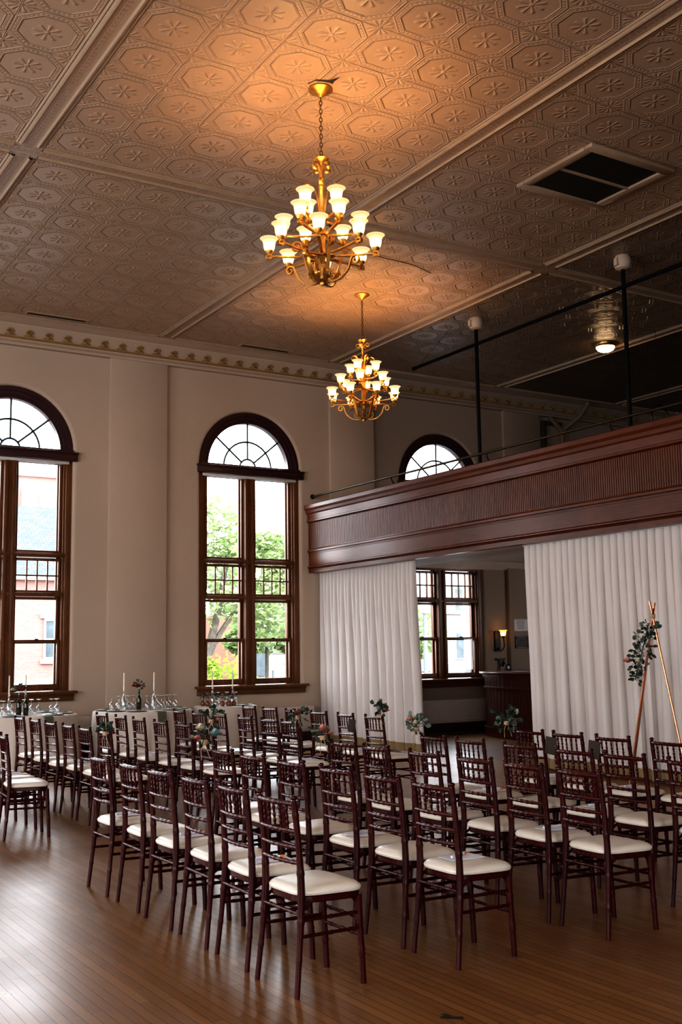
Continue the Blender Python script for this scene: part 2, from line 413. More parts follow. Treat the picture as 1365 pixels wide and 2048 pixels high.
def link(name, data, parent=None):
    o = bpy.data.objects.new(name, data); COL.objects.link(o)
    if parent is not None: o.parent = parent
    return o
def tag(o, label=None, cat=None, group=None, kind=None):
    if label: o['label'] = label
    if cat: o['category'] = cat
    if group: o['group'] = group
    if kind: o['kind'] = kind
    return o
def empty(name, loc=(0, 0, 0), rz=0., label=None, cat=None, group=None, kind=None):
    o = link(name, None); o.location = loc; o.rotation_euler = (0, 0, rz)
    return tag(o, label, cat, group, kind)
def kids(o): return [c for c in COL.objects if c.parent == o]
CH = {}
def copy_tree(o, parent=None):
    c = o.copy(); COL.objects.link(c); c.parent = parent
    for k in CH.get(o.name, None) or kids(o): copy_tree(k, c)
    return c
def catmull(pts, m=8):
    P = [Vector(q) for q in pts]; out = []
    for i in range(len(P)-1):
        a = P[max(i-1, 0)]; b = P[i]; c = P[i+1]; d = P[min(i+2, len(P)-1)]
        for k in range(m):
            t = k/m
            out.append(.5*((2*b)+(c-a)*t+(2*a-5*b+4*c-d)*t*t+(3*b-a-3*c+d)*t**3))
    out.append(P[-1]); return out
def spiral(cx, cz, r0, r1, a0, a1, n=16):
    return [(cx+(r0+(r1-r0)*i/n)*cos(a0+(a1-a0)*i/n), cz+(r0+(r1-r0)*i/n)*sin(a0+(a1-a0)*i/n)) for i in range(n+1)]

# ------------------------------------------------------------------ room constants
WY, H = 17.3, 6.95          # window wall plane, ceiling
X0, X1, YB = -6.5, 19.5, -4.0
WINX = [-4.0, .28, 4.55, 8.83, 13.10]
PIL = [(-2.4, -1.36), (1.86, 2.90), (6.14, 7.18), (10.46, 11.46), (14.72, 15.75)]
OPW, OPZ0, SPR = 1.0, 1.0, 4.95

# floor, ceiling base, other walls
tag(MB().quad((X0, YB, 0), (X1, YB, 0), (X1, WY, 0), (X0, WY, 0)).build('floor', M['floor'], smooth=0), kind='structure')
def holed(name, fixed, axis, a, b, centres, w, z0, z1, mat='plaster'):
    """plain wall with tall window openings (they stand behind the camera and let the sky in)"""
    mb = MB(); e = sorted([a, b]+[c-w for c in centres]+[c+w for c in centres])
    P = (lambda t, z: (t, fixed, z)) if axis == 'x' else (lambda t, z: (fixed, t, z))
    for k in range(len(e)-1):
        spans = [(0, H)] if k % 2 == 0 else [(0, z0), (z1, H)]
        for p, q in spans: mb.quad(P(e[k], p), P(e[k+1], p), P(e[k+1], q), P(e[k], q))
    tag(mb.build(name, M[mat], smooth=0, fixn=False), kind='structure')
ADDED_REARX = [-4.0, .28]; ADDED_BACKY = [3.4, 7.8, 12.2]  # added openings in unseen walls that brighten the room
holed('wall_rear', YB, 'x', X0, X1, ADDED_REARX, 1.0, 1.0, 5.6)
holed('wall_end', X1, 'y', YB, WY, [11.0], 1.0, .9, 3.0, 'balc')  # added opening lights the space under the balcony; dark wall limits bounce
holed('wall_back', X0, 'y', YB, WY, ADDED_BACKY, 1.0, 1.0, 5.6)

def window_wall():
    mb = MB(); top = H
    def opening_path(cx, off, y, n=28):
        """closed loop of the opening grown by off"""
        w = OPW+off
        pts = [(cx-w, y, OPZ0-off), (cx-w, y, SPR)]
        pts += [(cx-w*cos(PI*k/n), y, SPR+w*sin(PI*k/n)) for k in range(1, n)]
        pts += [(cx+w, y, SPR), (cx+w, y, OPZ0-off)]
        return pts
    xs = [X0]+[.5*(a+b) for a, b in zip(WINX[:-1], WINX[1:])]+[.5*(13.10+17.4)]
    for i, cx in enumerate(WINX):
        a, b = xs[i], xs[i+1]; o = .06; w = OPW+o; n = 28
        mb.quad((a, WY, 0), (b, WY, 0), (b, WY, OPZ0-o), (a, WY, OPZ0-o))
        mb.quad((a, WY, OPZ0-o), (cx-w, WY, OPZ0-o), (cx-w, WY, SPR), (a, WY, SPR))
        mb.quad((cx+w, WY, OPZ0-o), (b, WY, OPZ0-o), (b, WY, SPR), (cx+w, WY, SPR))
        mb.quad((a, WY, SPR), (cx-w, WY, SPR), (cx-w, WY, top), (a, WY, top))
        mb.quad((cx+w, WY, SPR), (b, WY, SPR), (b, WY, top), (cx+w, WY, top))
        for k in range(n):
            p = (cx-w*cos(PI*k/n), WY, SPR+w*sin(PI*k/n)); q = (cx-w*cos(PI*(k+1)/n), WY, SPR+w*sin(PI*(k+1)/n))
            mb.quad(p, q, (q[0], WY, top), (p[0], WY, top))
        loops = [opening_path(cx, oo, yy) for oo, yy in ((.06, WY), (.03, WY+.008), (.01, WY+.028), (0, WY+.06), (0, WY+.26))]
        m = len(loops[0])
        vs = [q for L in loops for q in L]
        fs = [(j*m+k, j*m+(k+1) % m, (j+1)*m+(k+1) % m, (j+1)*m+k) for j in range(len(loops)-1) for k in range(m)]
        mb.add(vs, fs)
    mb.quad((xs[-1], WY, 0), (X1, WY, 0), (X1, WY, top), (xs[-1], WY, top))
    # outer skin so no light leaks between wall and frames
    o = mb.build('wall_window_side', M['plaster'], smooth=30, fixn=False)
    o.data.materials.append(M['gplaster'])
    for f in o.data.polygons: f.material_index = 1 if f.center.x > 11.0 else 0  # wall colour drops past the balcony front, standing for light falloff
    tag(o, kind='structure')
window_wall()
for i, (a, b) in enumerate(PIL):
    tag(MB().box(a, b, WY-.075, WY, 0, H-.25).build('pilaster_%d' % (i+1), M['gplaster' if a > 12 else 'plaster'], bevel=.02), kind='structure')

# ------------------------------------------------------------------ cornice
cov = [(WY, 6.60), (WY-.10, 6.60), (WY-.115, 6.63), (WY-.10, 6.66), (WY-.125, 6.665), (WY-.125, 6.70)]
cov2 = [(WY-.13, 6.735), (WY-.20, 6.79), (WY-.29, 6.865), (WY-.30, 6.872), (WY-.30, 6.892), (WY-.36, 6.905), (WY-.46, 6.925), (WY-.53, 6.95), (WY, 6.95)]
corn = MB().extr([(X0, y, z) for y, z in cov+[(WY-.13, 6.70)]+cov2], (X0, 0, 0), (11.2, 0, 0)).build('cornice_window_side', M['cove'], smooth=30)
tag(corn, kind='structure')
MB().extr([(11.2, y, z) for y, z in cov+[(WY-.13, 6.70)]+cov2], (11.2, 0, 0), (X1, 0, 0)).build('gallery_run', M['gplaster'], corn, smooth=30)  # cornice continues here with the falloff shade in its colour
MB().extr([(X0, WY-.126, 6.698), (X0, WY-.145, 6.703), (X0, WY-.145, 6.727), (X0, WY-.126, 6.733)], (X0, 0, 0), (X1, 0, 0)).build('bead_line', M['goldline'], corn)
def palmette(x):
    mb = MB()
    base = Vector((x, WY-.155, 6.748)); up = Vector((0, -.145, .122)).normalized(); sd = Vector((1, 0, 0)); nn = sd.cross(up)
    if nn.z > 0: nn = -nn
    def blade(a, L, w):
        d = up*cos(a)+sd*sin(a); s2 = sd*cos(a)-up*sin(a); b0 = base+up*.035+nn*.004
        mb.add([b0-s2*w*.3, b0+d*L*.6-s2*w, b0+d*L, b0+d*L*.6+s2*w, b0+s2*w*.3, b0+d*L*.55+nn*.014],
               [(0, 1, 5), (1, 2, 5), (2, 3, 5), (3, 4, 5), (4, 0, 5)])
    for k in range(-3, 4): blade(k*.36, .105-.006*abs(k), .013)
    for sgn in (-1, 1):
        pts = [base+nn*.008+sd*sgn*q+up*r for q, r in ((.0, .035), (.03, .02), (.06, .006), (.085, .0))]
        mb.tube(pts, [.015, .016, .012, .005], 6)
    mb.tube([base+nn*.008, base+nn*.01+up*.05], [.018, .013], 6)
    return mb
pal0 = palmette(0).mesh('palmette', M['ornament'])
for k in range(46):
    link('palmette', pal0, corn).location = (4.42+k*.313, 0, 0)

# ------------------------------------------------------------------ tin ceiling
def ceiling():
    T = .61
    bx = [2.97]; x = 2.97
    seq = [6, 5, 6, 5, 6]; 
    for n in seq: x += n*T+.305; bx.append(x)
    x = 2.97; left = []
    for n in (5, 6, 5): x -= n*T+.305; left.append(x)
    bx = sorted(left+bx)
    by = [11.05]; y = 11.05
    for n in (9, 9): y -= n*T+.305; by.append(y)
    y = 11.05+9*T+.305; by.append(y); by = sorted(by)
    cs = MB()
    root = MB().quad((X0, YB, H+.03), (X1, YB, H+.03), (X1, WY, H+.03), (X0, WY, H+.03)).build('ceiling', M['tinrib'], smooth=0)
    tag(root, kind='structure')
    me = bpy.data.meshes.new('tin_tiles'); vs = []; fs = []; uvs = []
    ex = [X0-.1]+bx+[X1+.1]; ey = [YB-.1]+by+[WY+.1]
    for i in range(len(ex)-1):
        for j in range(len(ey)-1):
            a = max(X0, ex[i]+.1525) if i else X0; b = min(X1, ex[i+1]-.1525) if i < len(ex)-2 else X1
            c = max(YB, ey[j]+.1525) if j else YB; d = min(WY-.3, ey[j+1]-.1525) if j < len(ey)-2 else WY-.3
            if b <= a or d <= c: continue
            ox = ex[i]+.1525 if i else ex[1]-.1525; oy = ey[j]+.1525 if j else ey[1]-.1525
            k = len(vs); q = [(a, c), (b, c), (b, d), (a, d)]
            vs += [(px, py, H) for px, py in q]; fs.append((k+3, k+2, k+1, k)); 
            uvs += [((px-ox)/T, (py-oy)/T) for px, py in (q[3], q[2], q[1], q[0])]
    me.from_pydata(vs, [], fs); uv = me.uv_layers.new(name='UVMap')
    for i, w in enumerate(uvs): uv.data[i].uv = w
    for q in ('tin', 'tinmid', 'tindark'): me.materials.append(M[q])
    for f in me.polygons: f.material_index = 2 if f.center.x > 13.9 else (1 if f.center.x > 10.6 else 0)  # panels over the balcony carry its shade in their colour
    o = link('tin_tiles', me, root)
    for x in bx:
        for y in by: cs.quad((x-.153, y-.153, H-.002), (x+.153, y-.153, H-.002), (x+.153, y+.153, H-.002), (x-.153, y+.153, H-.002))
    cs.build('crossing_plate', M['tinrib'], root, smooth=0, fixn=False)
    # bands
    me = bpy.data.meshes.new('key_band'); vs = []; fs = []; uvs = []
    rib = MB()
    prof = [(-.152, .0), (-.135, -.012), (-.12, -.004), (-.11, -.02), (-.085, -.024), (-.075, -.01), (-.068, -.004)]
    def ribs(fun, t0, t1):
        for sg in (-1, 1):
            pp = [(sg*w, z) for w, z in prof]
            A = [fun(w, t0, H+z) for w, z in pp]; B = [fun(w, t1, H+z) for w, z in pp]; n = len(A)
            rib.add(A+B, [(k, k+1, n+k+1, n+k) for k in range(n-1)])
    for x in bx:
        if x < X0+.2 or x > X1-.2: continue
        k = len(vs); q = [(x-.07, YB), (x+.07, YB), (x+.07, WY-.3), (x-.07, WY-.3)]
        vs += [(px, py, H-.004) for px, py in q]; fs.append((k+3, k+2, k+1, k)); uvs += [(py/T, (px-x)/.07) for px, py in (q[3], q[2], q[1], q[0])]
        e = [YB]+[v for y in by for v in (y-.1525, y+.1525)]+[WY-.3]
        for a, b in zip(e[::2], e[1::2]): ribs(lambda w, t, z: (x+w, t, z), a, b)
    for y in by:
        k = len(vs); q = [(X0, y-.07), (X1, y-.07), (X1, y+.07), (X0, y+.07)]
        vs += [(px, py, H-.005) for px, py in q]; fs.append((k+3, k+2, k+1, k)); uvs += [(px/T, (py-y)/.07) for px, py in (q[3], q[2], q[1], q[0])]
        e = [X0]+[v for x in bx if X0 < x < X1 for v in (x-.1525, x+.1525)]+[X1]
        for a, b in zip(e[::2], e[1::2]): ribs(lambda w, t, z: (t, y+w, z), a, b)
    me.from_pydata(vs, [], fs); uv = me.uv_layers.new(name='UVMap')
    for i, w in enumerate(uvs): uv.data[i].uv = w
    me.materials.append(M['key']); link('key_band', me, root)
    rib.build('band_moulding', M['tinrib'], root, smooth=50, fixn=False)
ceiling()

# ------------------------------------------------------------------ windows
def make_window(i, cx):
    root = empty('window_%d' % i, (cx, 0, 0), kind='structure')
    Y0, Y1 = WY+.10, WY+.21      # frame depth
    GY = WY+.15
    # arched casing with stepped profile
    mb = MB(); n = 28
    def arch(r0, r1, ya, yb):
        vs = []
        for k in range(n+1):
            c, s_ = -cos(PI*k/n), sin(PI*k/n)
            vs += [(r0*c, ya, SPR+r0*s_), (r1*c, ya, SPR+r1*s_), (r1*c, yb, SPR+r1*s_), (r0*c, yb, SPR+r0*s_)]
        fs = [(k*4+j, k*4+(j+1) % 4, (k+1)*4+(j+1) % 4, (k+1)*4+j) for k in range(n) for j in range(4)]
        mb.add(vs, fs)
    arch(.93, 1.0, WY+.03, Y1); arch(.86, .935, WY+.06, Y1); arch(.81, .865, WY+.09, Y1)
    mb.build('arch_casing', M['archwood'], root)
    # fanlight bars
    fb = MB()
    def bar(r0, a0, r1, a1, w=.019):
        p = (r0*cos(a0), GY, SPR+r0*sin(a0)); q = (r1*cos(a1), GY, SPR+r1*sin(a1)); fb.tube([p, q], w, 6)
    for r in (.16, .48): fb.tube([(r*cos(PI*k/24), GY, SPR+r*sin(PI*k/24)) for k in range(25)], .019, 6)
    for a in (40, 90, 140): bar(.16, math.radians(a), .82, math.radians(a))
    fb.build('fanlight_bars', simple_iron, root)
    # transom cap
    tb = MB(); tb.box(-1.06, 1.06, WY-.06, Y1, 4.78, 4.90); tb.box(-1.075, 1.075, WY-.075, Y1, 4.90, 4.93); tb.box(-1.0, 1.0, WY-.02, Y1, 4.93, 4.965)
    tb.build('transom_bar', M['archwood'], root, bevel=.006)
    MB().box(-.94, .94, WY+.02, Y1, 4.735, 4.78).build('shade_cassette', M['white'], root, bevel=.006)
    # jambs + mullion
    jb = MB()
    for sg in (-1, 1):
        a, b = sorted((sg*.90, sg*1.0)); jb.box(a, b, WY+.05, Y1, 1.0, 4.78)
        a, b = sorted((sg*.865, sg*.91)); jb.box(a, b, WY+.08, Y1, 1.0, 4.78)
    jb.build('jamb', M['winwood'], root, bevel=.008)
    mu = MB(); mu.box(-.10, .10, WY+.08, Y1, 1.0, 4.78)
    for sg in (-1, 1): mu.box(sg*.065-.03, sg*.065+.03, WY+.05, Y1, 1.0, 4.78)
    mu.build('mullion', M['winwood'], root, bevel=.008)
    mb = MB(); mb.box(-.90, .90, WY+.06, Y1, 3.20, 3.27); mb.box(-.90, .90, WY+.035, Y1, 3.225, 3.25)
    mb.box(-.90, .90, WY+.06, Y1, 2.565, 2.625)
    mb.build('cross_rail', M['winwood'], root, bevel=.006)
    pane = MB()
    def sash(name, x0, x1, z0, z1, rail, y, grid=None):
        mb = MB(); yb = y+.045; st = .04
        mb.box(x0-st, x0, y, yb, z0-rail, z1+rail); mb.box(x1, x1+st, y, yb, z0-rail, z1+rail)
        mb.box(x0, x1, y, yb, z0-rail, z0); mb.box(x0, x1, y, yb, z1, z1+rail)
        if grid:
            nx, nz = grid
            for k in range(1, nx): xx = x0+(x1-x0)*k/nx; mb.box(xx-.012, xx+.012, y+.01, yb, z0, z1)
            for k in range(1, nz): zz = z0+(z1-z0)*k/nz; mb.box(x0, x1, y+.01, yb, zz-.012, zz+.012)
        pane.quad((x0, y+.03, z0), (x1, y+.03, z0), (x1, y+.03, z1), (x0, y+.03, z1))
        return mb.build(name, M['winwood'], root, bevel=.004)
    for sg in (-1, 1):
        x0, x1 = sorted((sg*.145, sg*.815))
        sash('tall_sash', x0, x1, 3.31, 4.735, .045, GY-.03)
        sash('grid_sash', x0, x1, 2.665, 3.14, .045, GY-.03, (4, 2))
        up = sash('upper_sash', x0-.015, x1-.015, 1.86, 2.515, .045, GY+.0)
        lo = sash('lower_sash', x0, x1, 1.17, 1.84, .035, GY-.045)
        h = MB(); h.box(x0+.12, x0+.20, GY-.065, GY-.045, 1.09, 1.105); h.box(x1-.20, x1-.12, GY-.065, GY-.045, 1.09, 1.105)
        h.build('sash_lift', M['bronze'], lo, bevel=.002)
        k = MB().box((x0+x1)/2-.03, (x0+x1)/2+.03, GY-.06, GY-.03, 1.865, 1.89); k.build('sash_lock', M['bronze'], lo, bevel=.004)
        # lower sash bottom rail
        MB().box(x0-.04, x1+.04, GY-.045, GY, 1.07, 1.14).build('bottom_rail', M['winwood'], lo, bevel=.004)
    # fan panes
    n = 20; r = .82
    pane.add([(0, GY+.005, SPR)]+[(r*cos(PI*k/n), GY+.005, SPR+r*sin(PI*k/n)) for k in range(n+1)], [(0, k, k+1) for k in range(1, n+1)])
    pane.build('pane', M['pane'], root, smooth=0, fixn=False)
    # sill
    sl = MB(); sl.box(-1.10, 1.10, WY-.12, Y1+.05, 1.02, 1.06)
    sl.extr([(-1.06, WY, .90), (-1.06, WY-.05, .90), (-1.06, WY-.055, .98), (-1.06, WY-.085, 1.0), (-1.06, WY-.09, 1.02), (-1.06, WY, 1.02)], (-1.06, 0, 0), (1.06, 0, 0))
    sl.build('sill', M['winwood'], root, bevel=.006)
    # outside flat frame closing the gap
    cl = MB()
    for sg in (-1, 1):
        a, b = sorted((sg*.8, sg*1.02)); cl.box(a, b, Y1-.01, Y1+.03, 1.0, 4.9)
    cl.box(-.16, .16, Y1-.01, Y1+.03, 1.0, 4.8)
    cl.build('outer_stop', M['winwood'], root)
    return root
simple_iron = simple('fanlight_iron', (.02, .035, .035, 1), .5, .1)
for i, cx in enumerate(WINX): make_window(i+1, cx)

# radiator cabinets + baseboard along the window wall
def radiators():
    for i, (a, b) in enumerate(((-6.4, -2.5), (-1.3, 1.8), (2.95, 6.1), (7.2, 10.0), (11.5, 14.7))):
        o = MB().box(a, b, WY-.16, WY, .22, .66).xf(Matrix.Translation((0, -.012, 0))).build('radiator_cover', M['rad'], bevel=.008)
        tag(o, ['cream radiator cover along wall behind the rear chairs', 'cream radiator cover far along the window wall',
                'cream radiator cover behind the table under the brick-view window', 'cream radiator cover under the tree-view window',
                'cream radiator cover under the window beside the bar'][i], 'radiator cover')
        MB().box(a+.02, b-.02, WY-.165, WY-.158, .60, .645).build('grille_strip', M['grille'], o)
        MB().box(a, b, WY-.19, WY-.155, .26, .30).build('ledge', M['rad'], o, bevel=.006)
        tag(MB().box(a, b, WY-.17, WY, 0, .22).build('baseboard_window_%d' % (i+1), M['basewood'], bevel=.01), kind='structure')
radiators()

# ------------------------------------------------------------------ balcony
BX = 10.0; YN, YF = -3.9, WY-.03
def balcony():
    root = empty('balcony_slab', (0, 0, 0), kind='structure')
    def run(name, prof, mat, **kw):
        return MB().extr([(x, YN, z) for x, z in prof], (0, YN, 0), (0, YF, 0)).build(name, mat, root, **kw)
    run('cap_moulding', [(BX+.22, 4.345), (BX-.08, 4.31), (BX-.10, 4.295), (BX-.10, 4.235), (BX-.085, 4.215), (BX-.07, 4.20), (BX-.06, 4.155), (BX-.035, 4.135),
                         (BX-.03, 4.03), (BX-.045, 4.02), (BX-.045, 3.995), (BX-.02, 3.985), (BX+.0, 3.975), (BX+.22, 3.975)], M['fascia'], smooth=25)
    # beadboard
    mb = MB(); pitch = .038; vs = []; zs = (3.46, 3.985); y = YN
    cols = []
    while y < YF-.001:
        e = min(y+pitch, YF)
        cols += [(BX+.012, y+.003), (BX+.002, y+.007), (BX+.0, y+.5*pitch), (BX+.002, e-.007), (BX+.012, e-.003)]
        y = e
    n = len(cols)
    mb.add([(x, yy, zs[0]) for x, yy in cols]+[(x, yy, zs[1]) for x, yy in cols], [(k, k+1, n+k+1, n+k) for k in range(n-1)])
    mb.build('beadboard', M['bead'], root, smooth=25)
    run('middle_moulding', [(BX+.05, 3.50), (BX-.012, 3.50), (BX-.02, 3.485), (BX-.035, 3.47), (BX-.035, 3.44), (BX-.015, 3.43), (BX-.012, 3.40), (BX+.05, 3.40)], M['fascia'], smooth=25)
    run('frieze_board', [(BX+.05, 3.41), (BX-.004, 3.41), (BX-.004, 3.17), (BX+.05, 3.17)], M['fascia'], smooth=25)
    run('lower_moulding', [(BX+.10, 3.19), (BX-.01, 3.19), (BX-.03, 3.172), (BX-.03, 3.155), (BX-.012, 3.148), (BX-.03, 3.135), (BX-.012, 3.12), (BX-.012, 3.055), (BX+.10, 3.055)], M['fascia'], smooth=25)
    MB().box(BX+.02, BX+.2, YN, YF, 3.07, 4.0).build('parapet_core', M['fascia'], root)
    MB().box(BX+.10, BX+.95, YN, YF, 3.06, 3.35).build('soffit_beam', M['white'], root, bevel=.01)
    mb = MB(); mb.box(BX+.95, BX+1.0, YN, YF, 3.10, 3.16); mb.box(BX+.95, BX+1.05, YN, YF, 3.16, 3.24)
    mb.build('soffit_trim', M['white'], root)
    MB().box(BX+.9, X1, YN, WY-.28, 3.38, 3.60).build('balcony_floor', M['white'], root)
    MB().box(BX+.95, X1-.01, YN+.1, WY-.3, 3.602, 3.61).build('gallery_carpet', M['balc'], root)  # unseen dark sheet added to hold down bounce light in the gallery
    mb = MB(); mb.quad((BX+.9, WY-.28, 3.38), (X1, WY-.28, 3.38), (X1, WY+.0, 3.24), (BX+.9, WY+.0, 3.24)); mb.quad((BX+.9, WY-.28, 3.6), (X1, WY-.28, 3.6), (X1, WY, 3.6), (BX+.9, WY, 3.6))
    mb.build('soffit_edge', M['white'], root, smooth=0, fixn=False)
balcony()
# brass rail
rail = empty('guard_rail', (BX+.06, 0, 0), label='slim dark brass guard rail running above the balcony parapet', cat='railing')
MB().tube([(0, -3.8, 4.475), (0, WY-.04, 4.475)], .019, 10).build('rail_tube', M['bronze'], rail)
MB().lathe([(.045, 0), (.045, .012), (.03, .02), (.03, .03)], 14).xf(Matrix.Translation((0, WY-.08, 4.475)) @ Matrix.Rotation(-PI/2, 4, 'X')).build('wall_flange', M['bronze'], rail)
for k in range(7):
    y = 14.65-2.46*k
    b = MB(); b.tube([(.0, y, 4.475), (.02, y, 4.42), (.08, y-.0, 4.33)], .013, 8); b.lathe([(.03, 0), (.03, .01)], 10, (.08, y, 4.325))

    b.build('bracket', M['bronze'], rail)
# hanger rods and pipe
for i, (y, lab) in enumerate(((13.35, 'black iron rod from ceiling rising behind parapet before the arched window'), (10.15, 'black iron rod from ceiling crossing the brass rail beside the globe lamp'), (6.9, 'black iron rod from ceiling beyond the curtained side'))):
    if i == 2: continue
    rd = empty('hanger_rod', (10.9, y, 0), label=lab, cat='rod', group='iron hanger rods')
    MB().tube([(0, 0, 3.6), (0, 0, 6.85)], .03, 10).build('rod_shaft', M['iron'], rd)
    c = MB(); c.lathe([(.06, 6.76), (.10, 6.78), (.12, 6.84), (.12, 6.90), (.10, 6.95)], 14); c.box(.08, .14, -.03, .03, 6.8, 6.9); c.box(-.14, -.08, -.03, .03, 6.8, 6.9)
    c.build('ceiling_socket', M['cove'], rd)
    MB().lathe([(.03, 6.455), (.0325, 6.46), (.0325, 6.52), (.03, 6.525)], 12).build('pipe_clamp', M['iron'], rd)
pp = empty('batten_pipe', (10.837, 0, 6.49), label='long black pipe hung under the ceiling above the balcony', cat='pipe')
MB().tube([(0, -3.8, 0), (0, 14.97, 0)], .028, 10).build('pipe_tube', M['iron'], pp)
MB().tube([(0, 14.95, 0), (0, 15.02, 0)], .036, 10).build('end_cap', M['iron'], pp)
MB().tube([(0, 14.9, .0), (0, 13.9, .46)], .0025, 5).build('stay_wire', M['iron'], pp)

# ------------------------------------------------------------------ curtains
def curtain(name, y0, y1, bot0, bot1, pitch, seed, label, amp0=.042, amp1=.11):
    rnd = random.Random(seed)
    root = empty(name, (10.19, 0, 0), label=label, cat='curtain')
    n = int(abs(y1-y0)/pitch); per = 10; N = n*per
    ph = [rnd.uniform(-.5, .5) for _ in range(n+2)]; am = [rnd.uniform(.75, 1.2) for _ in range(n+2)]
    zs = [3.05, 3.02, 2.98, 2.9, 2.75, 2.5, 2.2, 1.8, 1.4, 1.0, .6, .3, .16, .148, .03]
    def pt(i, z):
        t = i/N; f = (3.05-z)/3.05
        y = (y0+(y1-y0)*t)*(1-f)+(bot0+(bot1-bot0)*t)*f
        k = int(i/per); fr = i/per
        a = am[k]+(am[k+1]-am[k])*(fr-k); p = ph[k]+(ph[k+1]-ph[k])*(fr-k)
        A = amp0+(amp1-amp0)*min(1, f*1.6)
        odd = abs(sin(PI*(fr+ph[2])/2.))                 # every other pleat sinks back lower down
        w = A*a*(1-.62*odd*min(1, f*2.))
        ridge = abs(sin(PI*fr+p*f*.9))**.75
        x = .6*A-w*ridge*1.5+.25*A*sin(2*PI*fr/7.3+ph[1]*3)*f
        yy = y+A*.35*sin(2*PI*fr)*(.5+f)
        return (x, yy, z)
    def sheet(zlist):
        vs = [pt(i, z) for z in zlist for i in range(N+1)]
        fs = [(j*(N+1)+i, j*(N+1)+i+1, (j+1)*(N+1)+i+1, (j+1)*(N+1)+i) for j in range(len(zlist)-1) for i in range(N)]
        return MB().add(vs, fs)
    sheet(zs[:-2]).build('panel', M['curtain'], root, smooth=70)
    sheet([.162, .148, .09, .03]).build('hem_band', M['hem'], root, smooth=70)
    MB().box(-.02, .02, min(y0, y1), max(y0, y1), 3.045, 3.058).build('track', M['white'], root)
curtain('curtain_panel', 17.2, 14.22, 17.15, 14.10, .115, 3, 'gathered ivory curtain hanging beside the window wall under the balcony')
curtain('curtain_panel', 11.58, 4.0, 11.52, 4.0, .125, 5, 'wide pleated ivory curtain hanging behind the copper stand')

# ------------------------------------------------------------------ things under and on the balcony
def bar():
    root = empty('bar_counter', (0, 0, 0), label='dark cherry panelled bar counter with curved end between the curtains', cat='bar counter')
    path = [(13.1, 9.5), (13.1, 15.3)]+[(14.0-.9*cos(a), 15.3+1.55*sin(a)) for a in [k*PI/2/9 for k in range(1, 10)]]+[(15.2, 16.85)]
    def wall(off, z0, z1):
        P = [Vector((x, y)) for x, y in path]; out = []
        for i, q in enumerate(P):
            d = (P[min(i+1, len(P)-1)]-P[max(i-1, 0)]).normalized(); nn = Vector((-d.y, d.x)); out.append(q+nn*off)
        return out
    def ring(o0, o1, z0, z1, name, mat, **kw):
        a = wall(o0, 0, 0); b = wall(o1, 0, 0); n = len(a); mb = MB(); vs = []
        for p, q in zip(a, b): vs += [(p.x, p.y, z0), (p.x, p.y, z1), (q.x, q.y, z1), (q.x, q.y, z0)]
        fs = [(k*4+j, k*4+(j+1) % 4, (k+1)*4+(j+1) % 4, (k+1)*4+j) for k in range(n-1) for j in range(4)]+[(3, 2, 1, 0), tuple((n-1)*4+j for j in range(4))]
        mb.add(vs, fs); return mb.build(name, mat, root, **kw)
    ring(-.04, .0, .0, 1.15, 'front_panel', M['barwood'], smooth=30)
    ring(-.45, .11, 1.16, 1.205, 'counter_top', M['barwood'], bevel=.008)
    ring(-.02, .035, .90, .93, 'trim_rail', M['barwood'], smooth=30)
    ring(-.02, .05, 1.11, 1.16, 'under_moulding', M['barwood'], smooth=30)
    ring(-.02, .03, .0, .16, 'kick_board', M['barwood'], smooth=30)
    ring(-.02, .04, .16, .18, 'base_moulding', M['barwood'], smooth=30)
    # narrow bead strips on the front
    mb = MB(); P = wall(.0, 0, 0)
    for i in range(len(P)-1):
        L = (P[i+1]-P[i]).length; m = max(1, int(L/.09))
        for k in range(m):
            q = P[i].lerp(P[i+1], k/m); mb.tube([(q.x, q.y, .19), (q.x, q.y, .895)], .008, 5, False); mb.tube([(q.x, q.y, .935), (q.x, q.y, 1.11)], .008, 5, False)
    mb.build('reeding', M['barwood'], root)
bar()
def bell(n=18, s=1.):
    """bell-shaped glass shade profile"""
    return [(.030, 0), (.041, .006), (.050, .025), (.054, .05), (.057, .075), (.065, .098), (.078, .114), (.088, .122), (.086, .1235), (.076, .116), (.062, .100), (.054, .078), (.050, .05), (.046, .026), (.036, .010), (.028, .004)]
def sconce():
    root = empty('wall_sconce', (14.42, WY, 1.75), label='lit amber glass wall sconce on dark plate beyond the bar', cat='wall lamp')
    MB().box(-.075, .075, -.03, 0, -.17, .24).build('back_plate', M['sconce_iron'], root, bevel=.01)
    arm = MB(); arm.tube(catmull([(0, -.03, -.1), (0, -.12, -.16), (.02, -.2, -.08), (.02, -.2, .02), (.02, -.18, .10)], 6), .012, 8); arm.build('arm', M['sconce_iron'], root)
    MB().lathe([(.03, -.03), (.036, 0), (.03, .01)], 14, (.02, -.18, .13)).build('cup', M['sconce_iron'], root)
    MB().lathe(bell(), 18, (.02, -.18, .135), caps=False, ripple=lambda a, i: .03*sin(8*a)).build('glass_shade', M['sconceshade'], root, fixn=False)
    MB().lathe([(.004, 0), (.018, .015), (.022, .035), (.014, .055), (.002, .065)], 10, (.02, -.18, .15)).build('bulb', M['sconcebulb'], root)
sconce()
hk = empty('hook_bracket', (14.48, WY, 1.42), label='dark iron hook bracket on the wall under the sconce', cat='hook')
MB().box(-.12, .12, -.04, 0, -.02, .02).build('cross_bar', M['sconce_iron'], hk, bevel=.004)
MB().tube(catmull([(-.03, -.02, .0), (-.03, -.03, -.2), (-.02, -.05, -.3), (.02, -.06, -.32), (.04, -.06, -.27)], 5), .012, 8).build('hook', M['sconce_iron'], hk)
MB().lathe([(.004, 0), (.03, -.06), (.04, -.11), (.0, -.13)], 12, (.08, -.03, -.02)).build('hanging_knob', M['sconce_iron'], hk)
